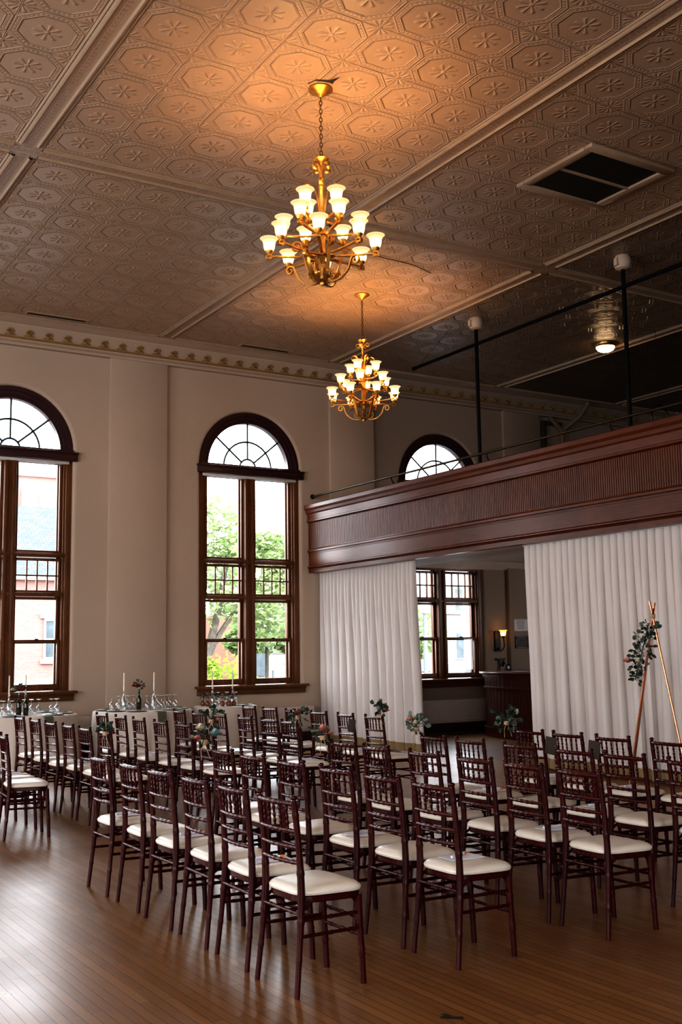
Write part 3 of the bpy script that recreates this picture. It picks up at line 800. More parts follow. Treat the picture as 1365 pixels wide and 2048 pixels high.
sg = empty('wall_notice', (15.0, WY-.075, 2.11), label='white printed notice pinned on the pilaster beyond the bar', cat='sign')
MB().box(-.17, .19, -.006, 0, -.12, .12).build('sheet', M['white'], sg)
mb = MB(); rr = random.Random(4)
for k in range(6):
    a = -.11+rr.uniform(0, .03); mb.box(a, .12-rr.uniform(0, .05), -.008, -.006, .085-k*.033, .098-k*.033)
mb.build('printed_lines', M['frame'], sg)
pf = empty('picture_frame', (15.03, WY-.075, 1.76), label='small dark framed picture below the white notice', cat='picture')
b = MB(); b.box(-.19, .19, -.025, 0, -.125, -.09); b.box(-.19, .19, -.025, 0, .09, .125); b.box(-.19, -.155, -.025, 0, -.09, .09); b.box(.155, .19, -.025, 0, -.09, .09)
b.build('frame_border', M['frame'], pf, bevel=.004)
MB().box(-.155, .155, -.012, 0, -.09, .09).build('print', M['print'], pf)
sb = empty('card_reader', (14.2, 16.75, 1.205), label='small dark box standing on the bar counter end', cat='box')
MB().box(-.05, .05, -.04, .04, 0, .12).build('housing', M['iron'], sb, bevel=.01)
MB().box(-.03, .03, -.044, -.04, .03, .09).build('display', M['darkplate'], sb)
# duct frame and branch on upper wall
df = empty('conduit_frame', (15.86, WY-.02, 0), label='dark square conduit frame on the upper wall above the balcony', cat='conduit')
mb = MB(); mb.box(-.05, .05, -.08, 0, 4.6, 6.5); mb.box(.05, .5, -.08, 0, 6.42, 6.5); mb.build('conduit', M['slot'], df, bevel=.01)
yb = empty('wall_brace', (16.3, WY-.16, 0), label='plaster-coloured forked brace on the upper wall below the cornice', cat='brace')
mb = MB(); mb.tube([(0, 0, 3.6), (0, 0, 6.34)], .05, 8); mb.tube([(0, 0, 6.30), (-.33, 0, 6.56)], .05, 8); mb.tube([(0, 0, 6.30), (.35, -.2, 6.62), (.42, -.42, 6.9)], .05, 8); mb.build('fork', M['balc'], yb)
hp = empty('hoop_pendant', (14.0, 12.38, 5.45), label='thin metal hoop hanging on a wire above the parapet', cat='pendant')
MB().tube([(.2*cos(a), .0, .2*sin(a)) for a in [2*PI*k/36 for k in range(37)]], .018, 8, False).build('hoop', M['bronze'], hp)
MB().tube([(0, 0, .2), (0, 0, 1.5)], .004, 6).build('wire', M['iron'], hp)

# ceiling vent, slots, flush lamp
vt = empty('ceiling_vent', (8.72, 8.48, H), label='large square ceiling vent with dark mesh and cream frame', cat='vent')
def fr(mb, x0, x1, y0, y1, w, z0, z1):
    mb.box(x0, x1, y0, y0+w, z0, z1); mb.box(x0, x1, y1-w, y1, z0, z1); mb.box(x0, x0+w, y0+w, y1-w, z0, z1); mb.box(x1-w, x1, y0+w, y1-w, z0, z1)
mb = MB(); fr(mb, -.64, .64, -.61, .61, .12, -.045, .0); mb.build('frame', M['tinrib'], vt, bevel=.012)
MB().box(-.52, .52, -.015, .015, -.04, 0).build('divider', M['tinrib'], vt)
MB().box(-.52, .52, -.49, -.015, -.02, -.005).build('mesh_panel', M['vent'], vt); MB().box(-.52, .52, .015, .49, -.02, -.005).build('mesh_panel', M['vent'], vt)
for x0, x1, lab in ((4.53, 5.47, 'narrow dark slot vent in ceiling edge above the brick-view window'), (8.26, 9.2, 'narrow dark slot vent in ceiling edge above the tree-view window')):
    s = empty('slot_vent', ((x0+x1)/2, 16.54, H), label=lab, cat='vent', group='slot vents at the ceiling edge'); L = (x1-x0)/2
    mb = MB(); fr(mb, -L-.03, L+.03, -.085, .085, .03, -.015, 0); mb.build('frame', M['tinrib'], s)
    MB().box(-L, L, -.055, .055, -.008, -.002).build('opening', M['slot'], s)
fl = empty('flush_lamp', (13.86, 13.4, H), label='lit round glass bowl lamp flush on the dark ceiling', cat='ceiling lamp')
MB().lathe([(.20, 0), (.20, -.03), (.175, -.06), (.165, -.06)], 28).build('ring', M['brass'], fl)
MB().lathe([(.165, -.05), (.16, -.075), (.135, -.11), (.09, -.135), (.04, -.15), (.004, -.153)], 28).build('glass_bowl', M['lampbowl'], fl)
MB().lathe([(.012, -.15), (.016, -.16), (.004, -.175)], 10).build('finial', M['brass'], fl)

# ------------------------------------------------------------------ chandeliers
def chandelier(loc, rz, label):
    root = empty('chandelier', loc, rz, label, 'chandelier', 'gold chandeliers')
    G = M['gold']
    z = lambda v: v-H            # local z from world height
    MB().lathe([(.004, 0), (.115, 0), (.118, -.012), (.105, -.022), (.085, -.03), (.06, -.05), (.045, -.055), (.03, -.07), (.018, -.085), (.004, -.088)], 28).build('canopy', G, root)
    ch = MB(); zz = -.08; k = 0; Lk = .042
    while zz > z(6.27):
        pts = []
        for j in range(13):
            a = 2*PI*j/12; px = .013*cos(a); pz = Lk*.62*sin(a)
            pts.append((px, 0, zz-Lk*.5+pz) if k % 2 == 0 else (0, px, zz-Lk*.5+pz))
        ch.tube(pts, .0045, 6, False); zz -= Lk; k += 1
    ch.build('chain', M['chainm'], root)
    MB().lathe([(.010, z(6.27)), (.025, z(6.262)), (.066, z(6.25)), (.073, z(6.242)), (.055, z(6.225)), (.033, z(6.20)), (.022, z(6.17)), (.026, z(6.15)), (.025, z(6.11)), (.020, z(6.06)),
                (.018, z(6.0)), (.030, z(5.995)), (.030, z(5.965)), (.018, z(5.95))], 20).build('top_dish', G, root)
    c = MB()
    for s_ in (-1, 1):
        c.box(s_*.017-.012, s_*.017+.012, -.024, .024, z(5.16), z(6.0))
    c.box(-.012, .012, -.030, .030, z(5.16), z(6.0))
    for h in (5.50, 5.62, 5.30): c.lathe([(.03, z(h)-.02), (.048, z(h)-.008), (.048, z(h)+.008), (.03, z(h)+.02)], 16)
    c.build('column', G, root)
    MB().lathe([(.0, z(5.0)), (.022, z(5.003)), (.032, z(5.02)), (.028, z(5.045)), (.018, z(5.06)), (.03, z(5.08)), (.024, z(5.12)), (.03, z(5.17))], 18).build('bottom_finial', G, root)
    # top curls
    for k in range(4):
        az = PI/4+k*PI/2
        p = [(.02, z(6.12)), (.03, z(6.165)), (.052, z(6.19))]+spiral(.076, z(6.158), .036, .014, PI*.62, -PI*.95, 14)
        MB().strap(p, az, .028, .010).build('top_curl', G, root)
    for k in range(4):
        az = k*PI/2
        p = [(q.x, q.y) for q in catmull([(.022, z(5.66), 0), (.03, z(5.78), 0), (.05, z(5.89), 0), (.085, z(5.965), 0), (.125, z(5.995), 0)], 4)]+spiral(.145, z(5.95), .046, .014, PI*.55, -PI*1.2, 16)
        MB().strap(p, az, .026, .011).build('upper_scroll', G, root)
    # basket scrolls
    for k in range(8):
        az = PI/8+k*PI/4
        if k % 2 == 0:
            pts = [(.02, z(5.05)), (.07, z(5.045)), (.12, z(5.09)), (.16, z(5.19)), (.19, z(5.30)), (.215, z(5.36))]
            p = [(q.x, q.y) for q in catmull([(a, b, 0) for a, b in pts], 5)]+spiral(.255, z(5.345), .054, .016, PI*.85, -PI*1.4, 20)
            w = .034
        else:
            pts = [(.02, z(5.06)), (.10, z(5.03)), (.19, z(5.055)), (.26, z(5.12)), (.29, z(5.20))]
            p = [(q.x, q.y) for q in catmull([(a, b, 0) for a, b in pts], 5)]+spiral(.34, z(5.20), .05, .014, PI, -PI*1.4, 20)
            w = .026
        MB().strap(p, az, w, .014).build('basket_scroll', G, root)
        p = spiral(.10, z(5.105), .014, .05, PI*1.6, -PI*.6, 16)
        MB().strap(p, az, .024, .006).build('inner_curl', G, root)
    # leaves in the middle
    for k in range(6):
        az = k*PI/3; rd = Vector((cos(az), sin(az), 0)); sd = Vector((-sin(az), cos(az), 0)); mb = MB()
        P = [(.03, z(5.20), .01), (.08, z(5.26), .035), (.13, z(5.27), .03), (.17, z(5.24), .004)]
        vs = []
        for r, zz, w in P: vs += [rd*r+Vector((0, 0, zz))-sd*w, rd*r+Vector((0, 0, zz+.012)), rd*r+Vector((0, 0, zz))+sd*w]
        mb.add(vs, [(i*3+j, i*3+j+1, i*3+j+4, i*3+j+3) for i in range(3) for j in range(2)])
        mb.build('leaf', G, root, fixn=False)
    # arms
    shade = MB().lathe(bell(), 24, (0, 0, 0), caps=False, ripple=lambda a, i: .018*sin(12*a)*(1 if i < 9 else .6)).mesh('shade', M['shade'], fixn=False)
    bulb = MB().lathe([(.003, 0), (.014, .012), (.019, .03), (.015, .048), (.003, .06)], 10).mesh('bulb', M['bulb'])
    cup = MB().lathe([(.012, -.045), (.016, -.03), (.034, -.012), (.036, .002), (.028, .004), (.004, .004)], 16).mesh('cup', G)
    def tier(n, r, zc, zhub, a0, w=.028):
        for k in range(n):
            az = a0+2*PI*k/n
            pts = [(.03, zhub), (r*.35, zhub-.012), (r*.7, zhub-.008), (r*.9, zhub+.0), (r+.02, zc-.075)]
            p = [(q.x, q.y) for q in catmull([(a, b, 0) for a, b in pts], 5)]
            p += spiral(r-.005, zc-.062, .036, .012, -.35, PI*1.75, 18)
            arm = MB().strap(p, az, w, .013).build('arm', G, root)
            for nm, me in (('cup', cup), ('shade', shade), ('bulb', bulb)):
                o = link(nm, me, arm); o.location = (r*cos(az), r*sin(az), zc+(.02 if nm == 'bulb' else 0))
    tier(8, .50, z(5.355), z(5.30), 0)
    tier(6, .36, z(5.565), z(5.50), PI/6)
    tier(4, .205, z(5.765), z(5.66), PI/4)
    return root
va = math.atan2(-8.4, -5.04)
chandelier((5.035, 8.388, H), va-.06, 'gold scrolled chandelier, the larger-looking one hung over the chairs')
chandelier((8.65, 13.27, H), math.atan2(-13.27, -8.65)+PI/8, 'gold scrolled chandelier hung farther off before the balcony corner')
crk = MB()
crk.add([(5.035+r*cos(a), 8.388+r*sin(a), H-.002) for a, r in [(-2.11+q, w) for q, w in ((-.9, .15), (-.3, .165), (.5, .15), (.9, .15), (.75, .19), (.70, .30), (.5, .19), (-.2, .19), (-.8, .165))]], [tuple(range(9))])
tag(crk.build('ceiling_crack', M['dark'], smooth=0), 'black torn gap in the tin ceiling beside the canopy', 'crack')

cb = MB().tube(catmull([(7.75, 11.75, H-.012), (8.02, 11.78, H-.015), (8.31, 11.78, H-.02), (8.6, 11.83, H-.012), (8.97, 11.96, H-.01)], 5), .005, 6).build('ceiling_cable', M['slot'])
tag(cb, 'thin dark cable sagging along the tin ceiling beyond the chandelier', 'cable')

# ------------------------------------------------------------------ chairs
def chair_meshes():
    ms = {}
    W = M['mahogany']
    def rings(zlist, L, base, bump=.0028, w=.006):
        def rad(t):
            z = t*L; r = base(t)
            for q in zlist:
                d = abs(z-q)
                if d < w: r += bump*(1-(d/w)**2)
            return r
        return rad
    def post(sg):
        key = [(-.20, .193, 0), (-.185, .187, .14), (-.170, .180, .30), (-.160, .174, .46), (-.165, .171, .62), (-.18, .170, .78), (-.195, .170, .905)]
        key = [(x, y*sg, z) for x, y, z in key]; path = catmull(key, 13); L = .905
        zl = [.16, .18, .335, .355, .56, .575, .70, .715, .82, .835]
        rr = rings(zl, L, lambda t: .0155+.0035*math.exp(-((t-.5)/.18)**2)-.002*(1-t)*(t < .3))
        mb = MB(); mb.tube(path, [rr(q.z/L) for q in path], 10)
        e = path[-1]
        mb.lathe([(.012, 0), (.011, .004), (.0165, .009), (.018, .015), (.015, .021), (.006, .025), (.001, .026)], 10, (e.x, e.y, e.z-.001))
        return mb
    ms['post'] = [post(s).mesh('back_post', W) for s in (1, -1)]
    def fleg(sg):
        key = [(.195, .168*sg, 0), (.188, .168*sg, .15), (.178, .168*sg, .30), (.170, .170*sg, .43)]
        path = catmull(key, 14); rr = rings([.14, .16, .29, .31], 1, lambda t: .0155+.016*max(0, t-.2)**1.2)
        mb = MB(); mb.tube(path, [rr(q.z) for q in path], 10)
        return mb
    ms['leg'] = [fleg(s).mesh('front_leg', W) for s in (1, -1)]
    def bam(p, q, r, knots, n=8, bow=0.):
        p, q = Vector(p), Vector(q); m = 24; L = (q-p).length; pts = []; rs = []
        for i in range(m+1):
            t = i/m; v = p.lerp(q, t); v.x -= bow*4*t*(1-t); pts.append(v)
            rr = r
            for k in knots:
                d = abs(t-k)*L
                if d < .009: rr += .0028*(1-(d/.009)**2)
            rs.append(rr)
        return MB().tube(pts, rs, n)
    kn = [.12, .28, .42, .58, .72, .88]
    ms['rails'] = []
    def px(z): return -.160-.037*max(0, (z-.46)/.445)**1.25
    for z, r, nm in ((.888, .0125, 'crest_rail'), (.758, .0105, 'back_rail'), (.682, .010, 'back_rail'), (.610, .010, 'back_rail')):
        x = px(z); ms['rails'].append((nm, bam((x, -.170, z), (x, .170, z), r, kn, 8, .018).mesh(nm, W)))
    ms['spin'] = []
    for k in range(5):
        t = (k+1)/6; y = -.165+.33*t; bow = .018*4*t*(1-t)
        ms['spin'].append(bam((px(.758)-bow, y, .758), (px(.888)-bow, y, .888), .0068, [.3, .5, .78], 6).mesh('spindle', W))
    ms['str'] = []
    for sg in (1, -1):
        for z in (.345, .27): ms['str'].append(bam((-.165, .178*sg, z), (.180, .168*sg, z-.005), .0088, [.15, .5, .85]).mesh('stretcher', W))
    for z in (.31, .23): ms['str'].append(bam((.182, -.168, z), (.182, .168, z), .0088, [.2, .5, .8]).mesh('stretcher', W))
    ms['str'].append(bam((-.17, -.178, .375), (-.17, .178, .375), .009, [.2, .5, .8]).mesh('stretcher', W))
    def outline(k, n, grow):
        # rounded trapezoid, front at +x
        a = 2*PI*k/n; ca, sa = cos(a), sin(a); e = .42
        x = math.copysign(abs(ca)**e, ca); y = math.copysign(abs(sa)**e, sa)
        hw = .196+.024*x
        return (.012+(.178+grow)*x, (hw+grow)*y)
    def slab(levels, n=40):
        mb = MB(); vs = []
        for g, z in levels: vs += [(*outline(k, n, g), z) for k in range(n)]
        N = len(levels); fs = [(i*n+k, i*n+(k+1) % n, (i+1)*n+(k+1) % n, (i+1)*n+k) for i in range(N-1) for k in range(n)]
        fs += [tuple(range(n-1, -1, -1)), tuple((N-1)*n+k for k in range(n))]
        return mb.add(vs, fs)
    fr_ = slab([(-.02, .418), (-.008, .418), (-.002, .424), (-.002, .448), (-.01, .452)])
    for sg in (-1, 1):   # corner braces
        fr_.tube(catmull([(.165, .165*sg, .36), (.155, .163*sg, .40), (.12, .17*sg, .425)], 4), .009, 6)
        fr_.tube(catmull([(-.165, .175*sg, .37), (-.15, .178*sg, .40), (-.11, .18*sg, .425)], 4), .009, 6)
    ms['frame'] = fr_.mesh('seat_frame', W)
    ms['seat'] = slab([(-.01, .452), (.003, .4535), (.006, .460), (.007, .467), (.0045, .4735), (.003, .4745), (.001, .478), (-.010, .487), (-.035, .494), (-.08, .499), (-.14, .5025)]).mesh('seat_cushion', M['vinyl'], smooth=50)
    return ms
CM = chair_meshes()
def make_chair(loc, rz, label):
    root = empty('chiavari_chair', loc, rz, label, 'chair', 'dark wooden chairs set in rows')
    for m in CM['post']: link('back_post', m, root)
    for m in CM['leg']: link('front_leg', m, root)
    for nm, m in CM['rails']: link(nm, m, root)
    for m in CM['spin']: link('spindle', m, root)
    for m in CM['str']: link('stretcher', m, root)
    link('seat_frame', CM['frame'], root); link('seat_cushion', CM['seat'], root)
    return root
ROWS = {  # x of rear feet, y centres (first from the aisle first), indices with a programme on the seat
    ('inner', 'rearmost row'): (2.62, [7.486, 6.918, 6.40, 5.894, 5.39, 4.868], (0, 2, 4)),
    ('inner', 'second row from the back'): (3.525, [7.41, 6.90, 6.35, 5.79, 5.29, 4.81], (1, 3, 5)),
    ('inner', 'middle row'): (4.56, [7.40, 6.905, 6.31, 5.745, 5.26, 4.78], (0, 2, 4)),
    ('inner', 'second row from the curtains'): (5.46, [7.40, 6.93, 6.35, 5.77, 5.30, 4.73], (1, 3, 5)),
    ('inner', 'front row by the curtains'): (6.47, [7.36, 6.90, 6.39, 5.81], (0, 2)),
    ('window-side', 'rearmost row'): (2.657, [10.13, 10.64, 11.28], (1,)),
    ('window-side', 'second row from the back'): (3.55, [9.99, 10.57, 11.15, 11.71, 12.33, 12.92], (0, 2, 4)),
    ('window-side', 'middle row'): (4.53, [9.90, 10.45, 11.01, 11.65, 12.23, 12.87], (1, 3, 5)),
    ('window-side', 'second row from the curtains'): (5.55, [10.02, 10.48, 11.06, 11.72, 12.28, 12.92], (0, 2, 4)),
    ('window-side', 'front row by the curtains'): (6.65, [10.12, 10.70, 11.33, 11.95, 12.56, 13.13], (1, 3, 5)),
}
ORD = ['first', 'second', 'third', 'fourth', 'fifth', 'sixth']
rc = random.Random(12)

def card_mesh():
    mb = MB(); mb.box(-.075, .075, -.105, .105, 0, .002); return mb.mesh('card', M['paper'])
CARD = card_mesh()
STICK = MB().tube([(0, -.07, .008), (0, .07, .008)], .0075, 8).mesh('tube_body', M['paper'])
TIP = MB().tube([(0, -.095, .008), (0, -.07, .008)], .0078, 8).mesh('tube_cap', M['orange'])
for (blk, row), (xr, ys, cards) in ROWS.items():
    for i, y in enumerate(ys):
        yaw = math.radians(rc.uniform(-2.2, 2.2))
        if (blk, row, i) == ('window-side', 'rearmost row', 0): yaw = math.radians(-6)
        loc = (xr+.2+rc.uniform(-.012, .012), y, 0)
        make_chair(loc, yaw, 'dark mahogany chair, %s block, %s, %s from the aisle' % (blk, row, ORD[i]))
        if i in cards:
            a = yaw+rc.uniform(-.15, .15)+PI/2
            cx, cy = loc[0]+.02+rc.uniform(-.02, .02), loc[1]+rc.uniform(-.03, .03)
            p = empty('programme_card', (cx, cy, .5035), a, 'pale printed card on seat, %s block, %s, %s from aisle' % (blk, row, ORD[i]), 'card', 'printed cards on alternate seats')
            link('card', CARD, p)
            s = empty('bubble_tube', (cx-.01, cy+.02, .5055), a+rc.uniform(-.5, .5), 'orange-tipped white tube on card, %s block, %s, %s from aisle' % (blk, row, ORD[i]), 'tube', 'orange-tipped tubes on the cards')
            link('tube_body', STICK, s); link('tube_cap', TIP, s)

# ------------------------------------------------------------------ flowers
def bloom(mb, c, R, rnd):
    c = Vector(c)
    for ring, (rr, nn, up) in enumerate(((.95, 7, .1), (.7, 6, .45), (.42, 5, .75), (.2, 3, .95))):
        for k in range(nn):
            a = 2*PI*k/nn+ring*.5+rnd.uniform(-.15, .15); d = Vector((cos(a), sin(a), 0)); s = Vector((-sin(a), cos(a), 0)); u = Vector((0, 0, 1))
            w = R*.45*(.6+.5*rr)
            p0 = c+d*R*.08-u*R*.3; p1 = c+d*R*rr*.75+u*R*(up*.5-.1); p2 = c+d*R*rr+u*R*(up*.7+.05)
            mb.add([p0-s*w*.3, p0+s*w*.3, p1+s*w, p2+s*w*.6, p2-s*w*.6, p1-s*w], [(0, 1, 2, 5), (5, 2, 3, 4)])
    mb.lathe([(.001, -R*.4), (R*.3, -R*.2), (R*.35, R*.2), (R*.15, R*.5), (.001, R*.55)], 8, c)
def leafdisc(mb, c, d, R, rnd):
    c = Vector(c); d = Vector(d).normalized(); s = d.cross(Vector((rnd.uniform(-1, 1), rnd.uniform(-1, 1), rnd.uniform(-.3, 1)))).normalized(); n = s.cross(d)
    P = [(0, 0), (.35, .42), (.75, .48), (1.1, .25), (1.25, 0), (1.1, -.25), (.75, -.48), (.35, -.42)]
    vs = [c+d*R*a+s*R*b+n*R*.12*abs(b) for a, b in P]+[c+d*R*.7-n*R*.05]
    mb.add(vs, [(k, (k+1) % 8, 8) for k in range(8)])
def posy(name, loc, seed, label, blooms=(('rose', .045),), leaf='leaf', R=.11, nl=22, updir=(0, 0, 1), twine=True, cat='flowers', stretch=1.):
    rnd = random.Random(seed)
    root = empty(name, loc, 0, label, cat, 'posies tied to aisle chairs' if twine else 'table flowers')
    lf = MB(); lp = MB(); st = MB()
    for k in range(nl):
        d = Vector((rnd.gauss(0, 1), rnd.gauss(0, 1), rnd.gauss(.35, .8)*stretch)).normalized()
        e = d*R*rnd.uniform(.45, 1.); e.z *= stretch
        st.tube([(0, 0, -.02), e*.5, e], .0022, 5, False)
        tgt = lf if rnd.random() < .72 else lp
        for q in range(2): leafdisc(tgt, e*rnd.uniform(.65, 1.), d+Vector((rnd.uniform(-.6, .6), rnd.uniform(-.6, .6), rnd.uniform(-.4, .4))), R*rnd.uniform(.25, .42), rnd)
    lf.build('leaves', M[leaf], root, fixn=False); lp.build('pale_leaves', M['leafpale'], root, fixn=False); st.build('stems', M['leaf'], root)
    for i, b in enumerate(blooms):
        mb = MB(); c = b[2] if len(b) > 2 else (rnd.uniform(-.4, .4)*R, rnd.uniform(-.4, .4)*R, rnd.uniform(0, .6)*R)
        bloom(mb, c, b[1], rnd); tag(mb.build('bloom', M[b[0]], root, fixn=False))
    if twine:
        t = MB(); t.lathe([(.024, -.05), (.026, -.045), (.026, -.02), (.024, -.015)], 10)
        t.tube([(0, 0, -.03), (-.03, .0, -.09), (-.02, .01, -.16)], .003, 5); t.tube([(0, 0, -.03), (.01, -.03, -.1), (.03, -.03, -.15)], .003, 5)
        t.build('twine_tie', M['twine'], root)
    return root
posy('flower_posy', (3.50, 9.83, .93), 1, 'dark green posy with red buds tied to window-side chair beside the middle table', (('redrose', .026, (.06, -.05, -.03)),), R=.09)
posy('flower_posy', (4.52, 9.72, 1.0), 2, 'tall dark eucalyptus posy on window-side middle row aisle chair', (('rose', .028, (.05, -.04, -.02)),), R=.12, stretch=1.3)
posy('flower_posy', (3.48, 7.60, .99), 3, 'cream and teal succulent posy on inner block second-from-back aisle chair', (('cream', .05, (-.02, .03, .07)), ('teal', .055, (.06, -.06, .03)), ('rose', .04, (-.05, .02, 0))), leaf='leaf', R=.09, nl=12)
posy('flower_posy', (5.54, 9.83, .99), 4, 'coral rose posy with high round leaf on window-side block aisle chair', (('rose', .055, (0, .02, .02)),), R=.11)
posy('flower_posy', (4.50, 7.58, .97), 5, 'full pink rose posy with grey sprigs on inner middle row aisle chair', (('rose', .06, (0, 0, .03)), ('rose', .03, (.05, -.03, 0))), R=.10, nl=14)
posy('flower_posy', (6.60, 9.93, .98), 6, 'round-leaf eucalyptus posy with rose on window-side front row aisle chair', (('rose', .045, (.06, -.05, .0)),), R=.12)
posy('flower_posy', (5.41, 7.58, .99), 7, 'pale blush posy with cream sprigs on inner chair before the bar opening', (('rose', .035, (-.04, .03, .05)), ('cream', .04, (0, 0, .02)), ('cream', .03, (.03, .05, .06))), leaf='leafpale', R=.11)
posy('flower_posy', (6.40, 7.58, 1.0), 8, 'leafy green posy with pink tip on inner front row aisle chair', (('rose', .03, (.06, -.05, -.02)),), R=.13, nl=26)
# kraft tags hanging on posts
for k, (x, y, z, lab) in enumerate(((6.627, 10.525, .79, 'brown paper tag hanging on second window-side front row chair'), (6.447, 7.07, .80, 'brown paper tag hanging on second inner front row chair'), (6.447, 6.56, .80, 'brown paper tag hanging on third inner front row chair'))):
    t = empty('paper_tag', (x, y, z), .2, lab, 'tag', 'paper tags on front row chairs')
    MB().box(-.006, .006, -.055, .055, -.075, .07).xf(Matrix.Rotation(.12, 4, 'X')).build('card', M['kraft'], t, bevel=.003)
    MB().tube([(0, -.01, .06), (.02, 0, .10), (.03, .01, .09)], .002, 5).build('string', M['twine'], t)

# ------------------------------------------------------------------ copper arbor
ab = empty('copper_stand', (9.2, 8.38, 0), 0, 'tall copper pipe tripod stand leaning together before the wide curtain', 'stand')


AP = Vector((0, 0, 1.955))
def through(q, top):   # leg from floor point q through the apex, ending at height top
    q = Vector(q); d = (AP-q); return q, q+d*(top/AP.z)
for q, top in (((0, .48, 0), 2.10), ((0.02, -.40, 0), 2.12), ((.70, 1.10, 0), 2.03)):
    a, b = through(q, top); MB().tube([a, b], .013, 10).build('leg', M['copper'], ab)
MB().lathe([(.02, -.03), (.028, -.02), (.028, .02), (.02, .03)], 10, AP).build('tie_wrap', M['twine'], ab)
rnd = random.Random(31)
gar = empty('eucalyptus_garland', (9.15, 8.55, 1.55), 0, 'dark eucalyptus garland with rust bloom tied on the copper stand', 'garland')
lf = MB(); lp = MB(); st = MB()
def gpt(t): return Vector((.03-.02*t, -.13+.22*t, .33-.62*t))
st.tube([gpt(t/8) for t in range(9)], .006, 6)
for k in range(125):
    t = rnd.random(); c = gpt(t); d = Vector((rnd.gauss(-.25, .8), rnd.gauss(0, 1), rnd.gauss(0, .7))).normalized(); wid = .05+.06*sin(PI*min(1, t*1.1))
    e = c+d*wid*rnd.uniform(.5, 1.1); st.tube([c, e], .002, 4, False)
    leafdisc(lf if rnd.random() < .82 else lp, e, d, rnd.uniform(.035, .055), rnd)
for k in range(5):
    c = Vector((.0, -.19-.02*k, .30+rnd.uniform(-.03, .02))); leafdisc(lf, c, (rnd.uniform(-1, 1), -1, rnd.uniform(-.4, .6)), .05, rnd)
lf.build('leaves', M['leaf'], gar, fixn=False); lp.build('pale_leaves', M['leafpale'], gar, fixn=False); st.build('stems', M['leaf'], gar)
mb = MB(); bloom(mb, (-.05, .13, -.08), .06, rnd); mb.build('bloom', M['rose'], gar, fixn=False)
mb = MB(); bloom(mb, (-.05, -.02, -.09), .06, rnd); mb.build('bloom', M['cream'], gar, fixn=False)

# ------------------------------------------------------------------ banquet tables along the wall
def table(c, r, lab, tl, seed):
    t = empty('round_table', (c[0], c[1], 0), 0, tl, 'table', 'round tables by the wall')
    MB().lathe([(.01, .72), (r-.02, .72), (r-.015, .73), (r-.015, .745), (r-.02, .752), (.01, .752)], 40).build('table_top', M['basewood'], t)
    for k in range(4):
        a = PI/4+k*PI/2; MB().tube([(.6*r*cos(a), .6*r*sin(a), 0), (.55*r*cos(a), .55*r*sin(a), .72)], .018, 8).build('leg', M['iron'], t)
    rnd = random.Random(seed); p1, p2 = rnd.uniform(0, 6), rnd.uniform(0, 6); nf = int(15*r/.76)
    def rip(a, i):
        f = max(0, i-4)/5.
        return f*(.027*sin(nf*a+p1)+.012*sin((nf*2+3)*a+p2)+.012*sin(5*a+p2))
    prof = [(.01, .762), (r*.5, .762), (r*.9, .762), (r-.008, .76), (r, .75), (r+.006, .70), (r+.012, .55), (r+.022, .35), (r+.03, .15), (r+.034, .012)]
    o = MB().lathe(prof, 160, caps=False, ripple=rip).build('tablecloth', M['linen'], smooth=70, fixn=False)
    o.location = (c[0], c[1], 0); tag(o, lab, 'tablecloth', 'white floor-length tablecloths')
T1, T2, T3 = (4.55, 16.27), (6.39, 16.27), (7.93, 16.50)
table(T1, .76, 'white floor-length cloth on table before the brick-view window', 'round table hidden under cloth before the brick-view window', 1)
table(T2, .76, 'white floor-length cloth on table before the plain pilaster', 'round table hidden under cloth before the plain pilaster', 2)
table(T3, .52, 'white cloth on the smallest table, before the tree-view window', 'smallest round table hidden under cloth before the tree-view window', 3)
TZ = .763
GLASS = MB().lathe([(.030, 0), (.036, .03), (.041, .065), (.036, .095), (.018, .115), (.006, .125), (.004, .15), (.004, .195), (.012, .203), (.034, .208), (.035, .211), (.004, .213)], 16, caps=False).mesh('bowl_and_stem', M['stem'], fixn=False)
FOOT = MB().lathe([(.002, .209), (.034, .209), (.036, .2115), (.034, .2135), (.002, .2135)], 16).mesh('foot', M['plate'])
def glass(x, y, lab):
    o = empty('wine_glass', (x, y, TZ), 0, lab, 'glass', 'upturned wine glasses on the tables')
    link('bowl_and_stem', GLASS, o); link('foot', FOOT, o)
def plate(x, y, lab, r=.135):
    o = empty('dinner_plate', (x, y, TZ), 0, lab, 'plate', 'place settings on the tables')
    MB().lathe([(.01, .001), (r*1.12, .001), (r*1.15, .006), (r*1.12, .008), (.01, .006)], 28).build('charger', M['darkplate'], o)
    MB().lathe([(.01, .009), (r*.6, .009), (r, .018), (r, .021), (r*.62, .013), (.01, .013)], 28).build('plate_rim', M['plate'], o)
    nk = MB().box(-.035, .035, -.09, .09, .022, .034).build('folded_napkin', M['olive'], o, bevel=.004)
def bottle_clear(x, y, lab):
    o = MB().lathe([(.002, 0), (.045, 0), (.047, .01), (.046, .09), (.040, .14), (.022, .20), (.014, .235), (.014, .27), (.018, .275), (.018, .29), (.013, .292)], 18, caps=False).build('glass_bottle', M['bottleglass'], fixn=False)
    o.location = (x, y, TZ); tag(o, lab, 'bottle', 'clear bottles holding candles')
def candle(x, y, lab):
    o = empty('taper_candle', (x, y, TZ+.265), 0, lab, 'candle', 'tall ivory taper candles')
    MB().lathe([(.010, 0), (.0105, .03), (.0115, .06), (.0085, .305), (.004, .312)], 12).build('wax_taper', M['wax'], o)
    MB().tube([(0, 0, .31), (.001, 0, .325)], .0015, 5).build('wick', M['iron'], o)
